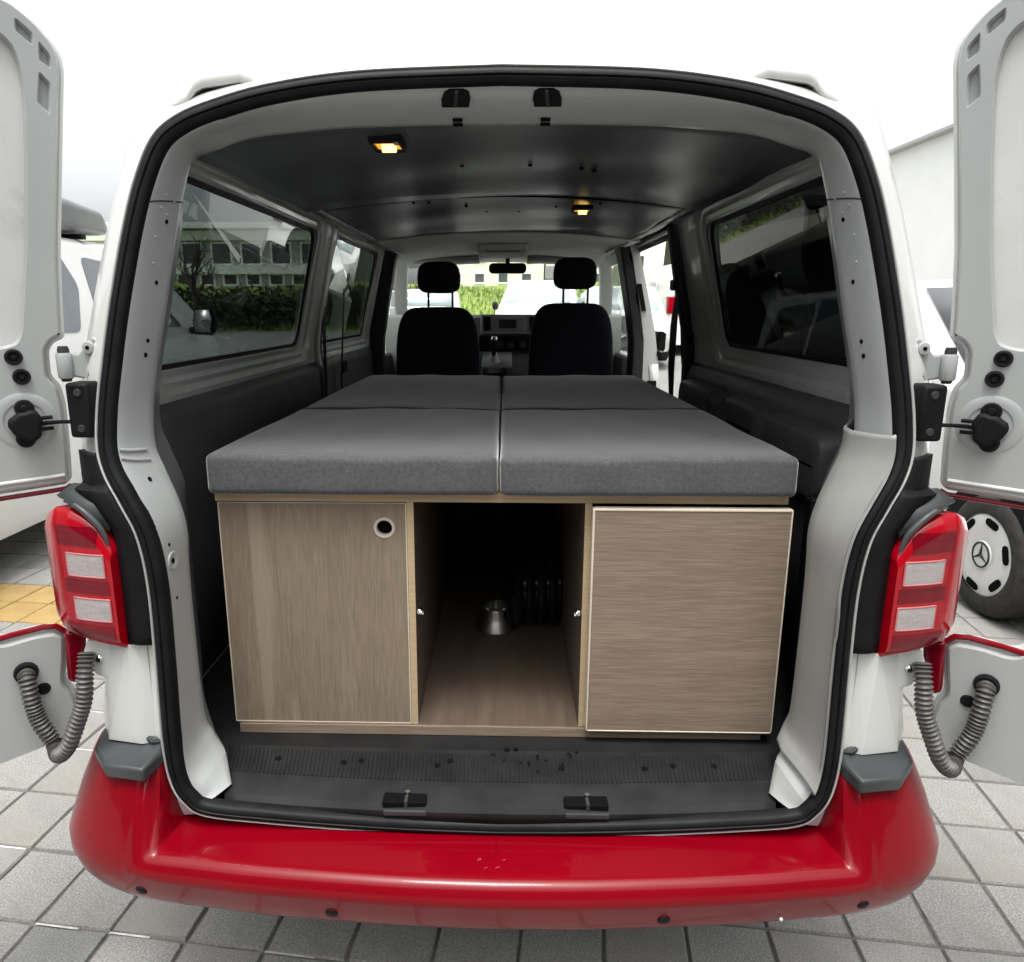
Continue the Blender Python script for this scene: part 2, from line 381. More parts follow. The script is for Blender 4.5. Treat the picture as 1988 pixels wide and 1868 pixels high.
# seal
full = [(Sc[i], IN[i]) for i in range(len(Sc))] + [(mx(Sc[i], -1), mx(IN[i], -1)) for i in range(len(Sc) - 2, 0, -1)]
prof = [(-.001, -.012), (-.001, .003), (.003, .009), (.008, .012), (.012, .0125), (.0145, .009), (.017, .0122), (.022, .011), (.0275, .005), (.029, -.012)]
obj('door_seal', MB().loft([[p + n * a + Vector((0, -b, 0)) for a, b in prof] for p, n in full + [full[0]]]), RUBBER, van, smooth=60)
# lip outside the seal (body pinch flange)
obj('pinch_flange', MB().loft([[p - n * a + Vector((0, -b, 0)) for a, b in ((.001, -.01), (.001, .004), (.003, .006), (.006, .003), (.006, -.012))] for p, n in full + [full[0]]]), INNER, van, smooth=60)
# jamb frame
nJ = len(Jc)
rows = []
for k in range(9):
    t = k / 8; row = []
    for i in range(nJ):
        a = Sc[i] + IN[i] * .0275 + Vector((0, .006, 0)); b = Jc[i]
        bul = .016 * math.sin(math.pi * t) ** .8 * (1 if i > 24 else .5)
        p = a.lerp(b, t) + Vector((0, -bul, 0)); row.append(p)
    rows.append(row)
def ret(i, k):
    top = 1 - sstep(SEG * 3.6, SEG * 5.6, i)
    p = Jc[i]
    if k == 0: side = p + Vector((.012, .022, 0)); tp = p + Vector((0, .024, -.010))
    elif k == 1: side = p + Vector((.05, .075, 0)); tp = p + Vector((0, .036, -.012))
    else: side = Vector((max(p.x + .10, .70), p.y + .24, p.z)); tp = Vector((p.x, 1.50, p.z + .012))
    return side.lerp(tp, top)
for k in range(3): rows.append([ret(i, k) for i in range(nJ)])
# split bottom tip
full_rows = [[mx(p, -1) for p in r[:0:-1]] + r for r in rows]
JROWS = rows
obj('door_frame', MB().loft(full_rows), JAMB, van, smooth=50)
for s in (-1, 1):   # corner gusset down to the sill
    a = [Sc[i] + IN[i] * .0275 + Vector((0, .006, 0)) for i in range(nJ - 1, nJ + SEG)]
    tip = Vector((.530, 1.262, .590)); b = [Jc[-1].lerp(tip, k / SEG) for k in range(SEG + 1)]
    gr = [[mx(p.lerp(q, t / 8) + Vector((0, -.016 * math.sin(math.pi * t / 8) ** .8 * (1 - .8 * k / SEG), 0)), s) for k, (p, q) in enumerate(zip(a, b))] for t in range(9)]
    gr.append([mx(q + Vector((.02, .05, -.03)), s) for q in b])
    obj('frame_corner', MB().loft(gr), JAMB if s < 0 else MGREY, van, smooth=70)
# outer rear pillar and quarter
def xo(z): return .845 - max(0, z - 1.38) * .28
def xw(z): return .80 - max(0, z - 1.38) * .225
nB = len(Bc)
for s in (-1, 1):
    i0 = 0
    r0 = [Sc[i] - IN[i] * .006 + Vector((0, .008, 0)) for i in range(i0, nB)]; r1 = Bc[i0:]
    mid = [a.lerp(b, .55) + Vector((.0, -.004, 0)) for a, b in zip(r0, r1)]
    m2 = [a.lerp(b, .93) + Vector((.002, -.002, 0)) for a, b in zip(r0, r1)]
    top_ = SEG * 5
    r2 = [Vector((lerp(p.x, xo(p.z), .45), p.y + .05, p.z)) if k > top_ else p + Vector((0, .004, -.004)) for k, p in enumerate(r1)]; r3 = [Vector((xo(p.z) - (.02 if p.z > 1.88 else 0), 1.62, p.z)) if k > top_ else p + Vector((0, .02, -.01)) for k, p in enumerate(r1)]
    obj('rear_pillar', MB().loft([[mx(p, s) for p in r] for r in (r0, mid, m2, r1, r2, r3)]), WHITE, van, smooth=35)
# roof
rp = [(0, .0), (.12, .0), (.24, -.002), (.36, -.008), (.44, -.012), (.452, -.004), (.47, .002), (.54, -.006), (.553, -.012), (.57, -.034), (.60, -.050), (.628, -.056), (.634, -.050)]
rp = [(-x, z) for x, z in rp[:0:-1]] + rp
obj('roof', MB().loft([[(x * sx, y, zz + z) for x, z in rp] for y, zz, sx in ((1.425, 1.905, 1), (1.428, 1.920, 1), (1.435, 1.924, 1), (1.47, 1.930, 1), (1.6, 1.938, 1.02), (2.2, 1.952, 1.04), (3.5, 1.955, 1.04), (4.7, 1.935, 1.03), (5.1, 1.90, 1.0))]), WHITE, van, solid=.01)
r_ = MB().loft([[(x, y, z + h) for x, h in ((-.37, -.01), (-.35, .010), (-.2, .018), (.2, .018), (.35, .010), (.37, -.01))] for y, z in ((1.485, 1.905), (1.50, 1.932), (1.56, 1.936), (2.2, 1.95), (3.2, 1.953))])
obj('roof_rib', r_, WHITE, van)
for s in (-1, 1):
    mb = MB().tube([(s * .616, 1.43, 1.866), (s * .622, 1.5, 1.874), (s * .635, 2, 1.90), (s * .64, 4.8, 1.90)], .0045, 6)
    obj('roof_gutter', mb, DGREY, van)
# holed side panels
def rrect(y0, y1, z0, z1, r, n=6):
    pts = []
    for cy, cz, a0 in ((y1 - r, z1 - r, 0), (y0 + r, z1 - r, 90), (y0 + r, z0 + r, 180), (y1 - r, z0 + r, 270)):
        for k in range(n + 1):
            a = R(a0 + 90 * k / n); pts.append((cy + r * math.cos(a), cz + r * math.sin(a)))
    return pts
def outer_match(y0, y1, z0, z1, n=6):
    pts = []
    for (cy, cz), (a, b) in (((y1, z1), ((y1, lerp(z0, z1, .8)), (lerp(y0, y1, .8), z1))), ((y0, z1), ((lerp(y0, y1, .2), z1), (y0, lerp(z0, z1, .8)))),
                             ((y0, z0), ((y0, lerp(z0, z1, .2)), (lerp(y0, y1, .2), z0))), ((y1, z0), ((lerp(y0, y1, .8), z0), (y1, lerp(z0, z1, .2))))):
        h = n // 2
        for k in range(n + 1):
            if k <= h: t = k / h; pts.append((lerp(a[0], cy, t), lerp(a[1], cz, t)))
            else: t = (k - h) / (n - h); pts.append((lerp(cy, b[0], t), lerp(cz, b[1], t)))
    return pts
def panel(name, rect, hole, s, m, inner=True):
    y0, y1, z0, z1 = rect; rows = []
    def P(q, off): return (s * ((xw if inner else xo)(q[1]) + off), q[0], q[1])
    o_ = outer_match(*rect)
    def H(e, r): return rrect(hole[0] - e, hole[1] + e, hole[2] - e * .8, hole[3] + e * .8, r)
    h0 = H(.078, .09)
    rows.append([P(q, 0) for q in o_]); rows.append([P((lerp(a[0], b[0], .5), lerp(a[1], b[1], .5)), 0) for a, b in zip(o_, h0)])
    if inner:
        for e, r, off in ((.082, .09, 0), (.074, .088, .006), (.062, .082, .012), (.046, .074, .012), (.040, .072, .018), (.030, .066, .024), (.012, .058, .024), (.004, .055, .034)):
            rows.append([P(q, off) for q in H(e, r)])
    else:
        rows.append([P(q, 0) for q in H(.02, .06)]); rows.append([P(q, -.008) for q in H(.004, .055)])
    return obj(name, MB().loft(rows, True), m, van, smooth=30)
def wglass(rect, hole, s, m):
    h = rrect(hole[0] - .012, hole[1] + .012, hole[2] - .01, hole[3] + .01, .055)
    w_ = obj('side_window', MB().add([(s * (xw(q[1]) + .038), q[0], q[1]) for q in h] + [(s * (xw(q[1]) + .042), q[0], q[1]) for q in h],
             [tuple(range(len(h))), tuple(range(len(h), 2 * len(h)))] + [(i, (i + 1) % len(h), len(h) + (i + 1) % len(h), len(h) + i) for i in range(len(h))]), m, van, smooth=0)
    g = MB(); out = rrect(hole[0] - .012, hole[1] + .012, hole[2] - .01, hole[3] + .01, .055); inn = rrect(hole[0] + .006, hole[1] - .006, hole[2] + .006, hole[3] - .006, .05)
    g.loft([[(s * (xw(q[1]) + .036), q[0], q[1]) for q in out], [(s * (xw(q[1]) + .029), q[0], q[1]) for q in out], [(s * (xw(q[1]) + .029), q[0], q[1]) for q in inn], [(s * (xw(q[1]) + .037), q[0], q[1]) for q in inn]], True)
    obj('window_gasket', g, RUBBER, w_)
    return w_
HL1 = (1.725, 2.985, 1.370, 1.805); HL2 = (3.31, 4.37, 1.362, 1.82); HR1 = (1.70, 2.755, 1.382, 1.80)
panel('window_frame', (1.52, 3.16, 1.285, 1.862), HL1, -1, INNER); wglass(None, HL1, -1, TINT)
panel('window_frame', (3.165, 4.50, 1.285, 1.862), HL2, -1, INNER); wglass(None, HL2, -1, TINT)
panel('window_frame', (1.50, 3.10, 1.285, 1.862), HR1, 1, INNER); wglass(None, HR1, 1, TINTR)
panel('quarter_panel', (1.60, 3.17, 1.30, 1.885), HL1, -1, WHITE, False); panel('quarter_panel', (3.17, 4.50, 1.30, 1.885), HL2, -1, WHITE, False)
panel('quarter_panel', (1.60, 3.12, 1.30, 1.885), HR1, 1, WHITE, False)
for s in (-1, 1):   # lower flanks, sills, upper rail
    y1 = 4.5 if s < 0 else 3.12
    mb = MB().loft([[(s * x, y, z) for x, z in ((.845, 1.30), (.85, 1.25), (.86, 1.1), (.86, .7), (.85, .5), (.83, .34))] for y in (1.6, 2.4, y1)])
    obj('lower_flank', mb, WHITE, van, solid=.012)
    mb = MB().loft([[(s * x, y, z) for x, z in ((.845, 1.22), (.86, 1.1), (.86, .7), (.85, .5), (.83, .34))] for y in (4.5 if s < 0 else 4.02, 5.5, 5.9)])
    obj('front_door', mb, WHITE, van, solid=.05)
    mb = MB().loft([[(s * x, y, z) for x, z in ((.69, 1.862), (.668, 1.862), (.640, 1.846), (.622, 1.829), (.60, 1.829))] for y in (1.55, 2.5, 4.5)])
    obj('roof_rail', mb, INNER, van, smooth=30, solid=.004)
    # bright stiffening bead along the rail
    mb = MB().tube([(s * .652, 1.66, 1.851), (s * .652, 3.1, 1.851)], .007, 8)
    obj('cable_bead', mb, JAMB, van)
mb = MB().box(.78, .845, 3.12, 4.02, .34, .50)
obj('door_sill', mb, DGREY, van, bevel=.01)
mb = MB().loft([[(x, y, z) for x, z in ((.655, 1.85), (.70, 1.83), (.72, 1.80), (.735, 1.86), (.70, 1.90))] for y in (3.10, 4.05)])
obj('slide_rail', mb, DGREY, van, solid=.005)
# lamps of the rail seen over the sliding opening
obj('slide_track', MB().box(.69, .715, 3.15, 3.98, 1.822, 1.838), CHROME, van, bevel=.003)
# interior lower trims
tl = MB().loft([[(-x, y, z) for x, z in ((.802, 1.29), (.792, 1.25), (.79, 1.1), (.765, .95), (.76, .60))] for y in (1.5, 2.2, 3.15, 4.5)])
obj('side_trim', tl, TRIMM, van, solid=.006)
tl = MB().loft([[(x, y, z) for x, z in ((.802, 1.298), (.786, 1.285), (.775, 1.25), (.77, 1.05), (.745, .93), (.74, .60))] for y in (1.48, 1.6, 2.2, 3.10)])
tr = obj('side_trim', tl, TRIMM, van, solid=.006)
for y0, y1, d in ((1.62, 2.04, .05), (2.12, 2.46, .03), (2.52, 3.02, .05)):
    mb = MB().loft([[(x, y, z) for y, z in rrect(y0 + e, y1 - e, 1.06 + e, 1.245 - e, .04)] for x, e in ((.778, 0), (.772 - d, .018), (.768 - d, .03), (.772 - d, .055))], True)
    obj('trim_pad', mb.face(mb.v[-28:]), TRIMM, tr, smooth=50)
# grey lower pillar cover on the right
cov = []
i0, i1 = SEG * 10 + 4, nJ - 6
for k, (t, dx, dy) in enumerate(((.0, .0, -.004), (.10, 0, -.014), (.35, 0, -.017), (.7, -.004, -.02), (1.0, -.012, -.012), (1.0, -.006, .03), (1.0, .03, .09), (1, .10, .20))):
    row = []
    for i in range(i0, i1):
        a = Sc[i] + IN[i] * .0285; b = Jc[i]; row.append(a.lerp(b, t) + Vector((dx, dy, 0)) + Vector((0, -.016 * math.sin(math.pi * t) ** .8 if 0 < t < 1 else 0, 0)))
    cov.append(row)
obj('pillar_cover', MB().loft(cov), MGREY, van, smooth=45, solid=.004)
# vent grille between cabinet and right pillar
vg = obj('vent_panel', MB().box(.655, .70, 1.50, 1.53, .66, 1.12), BLACK, van, bevel=.004)
mb = MB()
for k in range(24):
    z = .69 + k * .0165; mb.add([(.662, 1.488, z), (.692, 1.488, z + .012), (.692, 1.488, z + .019), (.662, 1.488, z + .007), (.662, 1.50, z), (.692, 1.50, z + .012), (.692, 1.50, z + .019), (.662, 1.50, z + .007)],
                            [(0, 1, 2, 3), (4, 7, 6, 5), (0, 4, 5, 1), (1, 5, 6, 2), (2, 6, 7, 3), (3, 7, 4, 0)])
o = obj('slat', mb, DGREY, vg); o['kind'] = 'stuff'
# floor, under body
obj('cargo_floor', MB().box(-.76, .76, 1.30, 5.2, .555, .588), FLOORM, van)
obj('underbody', MB().box(-.66, .66, 1.40, 5.9, .28, .40), BLACK, van)
obj('shading_spare_wheel', MB().lathe([(0, 0), (.2, 0), (.30, .02), (.325, .06), (.325, .14), (.3, .18), (0, .18)], (0, 1.68, .20), (0, 0, 1), 32), TYRE, van)  # out of view, added to deepen the shade under the bumper
for s in (-1, 1):
    for y in (2.35, 5.2):
        wmb = MB().lathe([(.0, .0), (.20, .0), (.30, .02), (.325, .06), (.325, .16), (.30, .2), (.0, .2)], (s * .83, y, .325), (-s, 0, 0), 32)
        obj('wheel', wmb, TYRE, van)
# ceiling
def cz(x): return 1.872 - .11 * x * x
cx = [-.635 + 1.27 * k / 24 for k in range(25)]
def ceilpatch(name, y0, y1, dz0, dz1, m, n=10):
    return obj(name, MB().loft([[(x, lerp(y0, y1, k / n), cz(x) + lerp(dz0, dz1, k / n) + .003 * math.sin(k * 1.3 + x * 5)) for x in cx] for k in range(n + 1)]), m, van, solid=.008)
ceilpatch('ceiling_board', 1.463, 2.485, -.004, -.004, CEIL); ceilpatch('ceiling_board', 2.475, 3.64, .006, .003, CEIL)
obj('ceiling_trim', MB().tube([(x, 2.482, cz(x) - .009) for x in cx], .0045, 6), BLACK, van)
obj('headliner', MB().loft([[(x * 1.02, y, cz(x) + d) for x in cx] for y, d in ((3.62, -.004), (3.70, .0), (4.4, .012), (5.0, -.008), (5.25, -.04))]), HEADL, van, solid=.008)
for x, y in ((-.10, 1.95), (.07, 1.95), (.235, 2.0), (.20, 1.98), (-.30, 2.6), (-.25, 2.62), (-.13, 2.75), (-.06, 2.9), (.06, 2.9), (.19, 2.75), (.33, 2.62)):
    z = cz(x) - (.013 if y < 2.48 else .004)
    obj('ceiling_screw', MB().lathe([(0, -.004), (.005, -.003), (.0055, 0), (.0055, .004)], (x, y, z), (0, 0, 1), 10), DARKHOLE, van)
def lamp(x, y, sx, sy):
    z = cz(x) - .014
    f = MB().loft([[(x + a * q, y + b * q2, z + h) for a, b in ((-1, -1), (1, -1), (1, 1), (-1, 1))] for q, q2, h in ((sx, sy, .006), (sx * .98, sy * .98, -.010), (sx * .8, sy * .8, -.012), (sx * .78, sy * .78, -.004))], True)
    l = obj('ceiling_lamp', f, BLACK, van, bevel=.002)
    obj('lamp_lens', MB().box(x - sx * .77, x + sx * .77, y - sy * .77, y + sy * .77, z - .006, z - .002), AMBER, l, bevel=.001)
    obj('lamp_bulb', MB().tube([(x - sx * .35, y, z - .008), (x + sx * .5, y, z - .008)], .012, 8), AMBERC, l)
    obj('lamp_switch', MB().box(x + sx * .55, x + sx * .85, y - sy * .95, y - sy * .7, z - .014, z - .009), JAMB, l)
lamp(-.240, 1.655, .034, .052); lamp(.275, 2.69, .034, .05)
# header latches and slots
def jpt(i, t, s=1):
    r = min(8, max(0, t * 8)); k = int(r); k = min(k, 7); f = r - k
    p = JROWS[k][i].lerp(JROWS[k + 1][i], f); return mx(p, s)
for s, x in ((-1, .090), (1, .080)):
    i = min(range(nJ), key=lambda k: abs(Jc[k].x - x)); p = jpt(i, .46, s); q = jpt(i, .60, s)
    d = (q - p).normalized(); n = Vector((1, 0, 0)).cross(d); n = n if n.y < 0 else -n
    def fn(a, b, h): return p + Vector((a, 0, 0)) + d * b + n * h
    pts = [(-.024, .016), (-.0255, .0), (-.022, -.012), (-.012, -.0165), (.012, -.0165), (.022, -.012), (.0255, 0), (.024, .016)]
    l = obj('header_latch', MB().prism(pts, fn, -.004, .004), BLACK, van, bevel=.001)
    mb = MB().prism([(-.003, -.018), (.003, -.018), (.003, .012), (-.003, .012)], fn, .002, .009)
    obj('latch_pin', mb, CHROME if False else DGREY, l)
    for dz in (.012, .024):
        c = Vector((p.x, Jc[i].y + dz, Jc[i].z - dz * .42 - .0015))
        obj('header_slot', MB().box(c.x - .009, c.x + .009, c.y - .0035, c.y + .0035, c.z - .004, c.z + .001), DARKHOLE, van, bevel=.001)
# bolts and holes on the side frames
for s in (-1, 1):
    for z, t, r in ((1.67, .72, .004), (1.562, .70, .004), (1.455, .70, .004), (1.425, .70, .0045), (1.213, .62, .0045), (1.06, .5, .005), (1.09, .45, .003), (.98, .5, .003)):
        if s > 0 and z < 1.3: continue
        i = min(range(SEG * 6, nJ), key=lambda k: abs(Sc[k].z - z)); p = jpt(i, t, s)
        q = jpt(i, min(1, t + .1), s) - jpt(i, t - .1, s); v_ = jpt(i + 2, t, s) - jpt(i - 2, t, s); n = q.cross(v_).normalized(); n = n if n.y < 0 else -n
        obj('frame_hole', MB().lathe([(0, .0012), (r, .0012), (r, -.004)], p, n, 12), DARKHOLE, van)
        if z == 1.06: obj('frame_dimple', MB().lathe([(.006, -.001), (.011, .002), (.016, .002), (.020, -.002)], p, n, 20), JAMB, van)
    for dz in ((0, .012) if s < 0 else ()):
        i = min(range(SEG * 6, nJ), key=lambda k: abs(Sc[k].z - 1.245 - dz * 1.5))
        obj('frame_bead', MB().tube([jpt(i, t / 10, s) + Vector((0, -.001, 0)) for t in range(1, 9)], .0035, 8), JAMB, van)
    i = min(range(SEG * 6, nJ), key=lambda k: abs(Sc[k].z - 1.70))
    obj('frame_weld_seam', MB().tube([jpt(i, t / 12, s) + Vector((0, -.0002, 0)) for t in range(0, 13)], .0014, 6), DGREY, van)
    for z, t in ((1.715, .55), (1.70, .8), (1.685, .5), (1.683, .7), (1.60, .55), (1.64, .5)):
        i = min(range(SEG * 6, nJ), key=lambda k: abs(Sc[k].z - z)); p = jpt(i, t, s)
        obj('weld_dot', MB().lathe([(0, .0014), (.0018, .0011), (.003, -.001)], p, (0, -1, 0), 10), JAMB, van)
# sill
def sy(x): return .028 * (1 - (x / .56) ** 2)
sx_ = [-.585 + 1.17 * k / 40 for k in range(41)]
sil = obj('load_sill', MB().loft([[(x * (1 - .10 * max(0, (1.40 - y) / .2)), y - sy(x) * wgt, z) for x in sx_] for y, z, wgt in
      ((1.50, .585, 0), (1.40, .588, .3), (1.385, .592, .5), (1.30, .592, .9), (1.288, .590, 1), (1.250, .578, 1), (1.240, .568, .9), (1.236, .545, .8))]), SILLM, van, smooth=25, solid=.006)
mb = MB()
x = -.545
while x < .55:
    q = 1 - .10 * .25
    a = (x, 1.302 - sy(x) * .9, .5925); b = (x * 1.035, 1.382 - sy(x) * .5, .5925)
    mb.tube([a, b], .0022, 6); x += .0085
o = obj('grip_rib', mb, SILLM, sil); o['kind'] = 'stuff'
for x, y in ((-.46, 1.355), (-.32, 1.345), (-.285, 1.352), (-.125, 1.34), (.13, 1.335), (.30, 1.34), (.445, 1.352), (-.10, 1.355), (.36, 1.35)):
    obj('sill_hole', MB().lathe([(0, .0032), (.0065, .0031), (.0068, -.002)], (x, y - .012, .592), (0, 0, 1), 10), DARKHOLE, sil)
for k in range(16):
    x = random.gauss(.07, .05); y = random.uniform(1.30, 1.40); r = random.uniform(.003, .007)
    obj('dirt_crumb', MB().lathe([(0, r * .35), (r * .8, r * .15), (r, -.002)], (x, y, .5925), (0, 0, 1), 6), DARKHOLE, sil)
for s in (-1, 1):
    x = s * .175 - .005; y0 = 1.234
    l = obj('sill_latch', MB().box(x - .043, x + .043, y0 - .012, y0 + .020, .560, .5855), DARKHOLE, van, bevel=.003)
    obj('latch_pin', MB().cyl((x + .004, y0 + .012, .585), (x + .004, y0 + .012, .592), .005, 10), CHROME, l)
    obj('latch_lip', MB().box(x - .040, x + .044, y0 - .020, y0 - .013, .560, .571), DGREY, l, bevel=.002)
    obj('latch_rib', MB().box(x, x + .006, y0 - .0135, y0 + .008, .566, .5868), DGREY, l)
# bumper
path = [(0, 1.074), (.15, 1.077), (.3, 1.086), (.45, 1.098), (.56, 1.112), (.645, 1.123), (.722, 1.141), (.788, 1.169), (.838, 1.208), (.869, 1.26), (.883, 1.34), (.886, 1.46), (.884, 1.62)]
pc = cr([(x, y, 0) for x, y in path], 264)
cen = [(.150, .520), (.125, .528), (.085, .528), (.035, .5265), (.024, .525), (.014, .520), (.008, .513), (.002, .498), (.0, .488), (.0025, .480), (.011, .454), (.021, .427), (.027, .416), (.045, .404), (.08, .39)]
crn = [(.125, .600), (.118, .655), (.112, .672), (.095, .678), (.080, .676), (.071, .670), (.063, .655), (.038, .600), (.014, .535), (.004, .505), (.004, .474), (.014, .440), (.025, .420), (.045, .405), (.08, .39)]
for s in (1,):
    rows = []
    for i, p in enumerate(pc):
        t = (pc[min(i + 1, len(pc) - 1)] - pc[max(i - 1, 0)]).normalized(); n = Vector((-t.y, t.x, 0))
        k1 = sstep(.655, .725, p.x + .0); k0 = sstep(.60, .70, p.x)
        row = []
        for j, (c, d) in enumerate(zip(cen, crn)):
            a0 = .638 if j < 4 else lerp(.638, .688, min(1, (j - 3) / 4)); kk = sstep(a0, a0 + .026, p.x)
            kk = lerp(kk, sstep(.60, .78, p.x), min(1, max(0, (j - 7)) / 3))
            e = lerp(c[0], d[0], kk); z = lerp(c[1], d[1], kk)
            row.append(p + n * e + Vector((0, 0, z)))
        rows.append(row)
    left = [[mx(q, -1) for q in r] for r in rows[:0:-1]]
    bump = obj('bumper', MB().loft(left + rows), RED, van, smooth=50, solid=.004)
    bump.data.polygons.foreach_set('use_smooth', [True] * len(bump.data.polygons))
for x, z in ((-.672, .448), (-.300, .446), (.297, .446), (.675, .448)):
    i = min(range(len(pc)), key=lambda k: abs(pc[k].x - abs(x))); p = pc[i]; t = (pc[i + 1] - pc[i - 1]).normalized(); n = Vector((t.y, -t.x, 0))
    c = mx(p - n * .012 + Vector((0, 0, z)), 1 if x > 0 else -1); n = mx(n, 1 if x > 0 else -1)
    c2 = c + n * -.0045; n2 = (n + Vector((0, 0, -.4))).normalized()
    sn = obj('parking_sensor', MB().lathe([(0, .006), (.009, .006), (.0115, .004), (.0125, -.008)], c2, n2, 16), BLACK, bump)
obj('paint_chip', MB().lathe([(0, .003), (.003, .002), (.0035, -.002)], (.515, 1.118, .434), (0, -1, -.4), 8), WHITE, bump)
rs = random.Random(5)
SCR = mat('scratch_pink', (.42, .07, .08), .6)
for k in range(5):
    x = -.015 + rs.gauss(0, .018); y = rs.uniform(1.112, 1.145); a = rs.uniform(.1, .6); l = rs.uniform(.003, .010)
    obj('scratch', MB().tube([(x, y + .01 * abs(x), .5283), (x + l * math.cos(a), y + .01 * abs(x) + l * math.sin(a),   .5282)], .0004, 5), SCR, bump)
for s in (-1, 1):
    pad = [(.640, 1.215, .690), (.655, 1.168, .683), (.735, 1.185, .680), (.775, 1.225, .690), (.785, 1.28, .70), (.70, 1.27, .712), (.648, 1.25, .705)]
    mb = MB().add([mx(p, s) for p in pad] + [mx((p[0], p[1] + .005, p[2] - .03), s) for p in pad], [tuple(range(7)), tuple(range(7, 14))] + [(i, (i + 1) % 7, 7 + (i + 1) % 7, 7 + i) for i in range(7)])
    obj('bumper_pad', mb, PADM, bump, bevel=.006, seg=3)
    obj('pad_lip', MB().tube([mx(p, s) for p in ((.638, 1.243, .700), (.66, 1.232, .704), (.69, 1.243, .718), (.735, 1.258, .722), (.76, 1.275, .722))], .008, 8), PADM, bump)
    # lower white corner plate with crease
    cp = MB().loft([[mx(q, s) for q in r] for r in (((.655, 1.236, .905), (.655, 1.236, .70)), ((.688, 1.226, .905), (.680, 1.226, .70)), ((.735, 1.246, .905), (.752, 1.240, .70)), ((.765, 1.30, .905), (.80, 1.31, .70)))])
    obj('corner_plate', cp, WHITE, van, smooth=0, solid=.003)
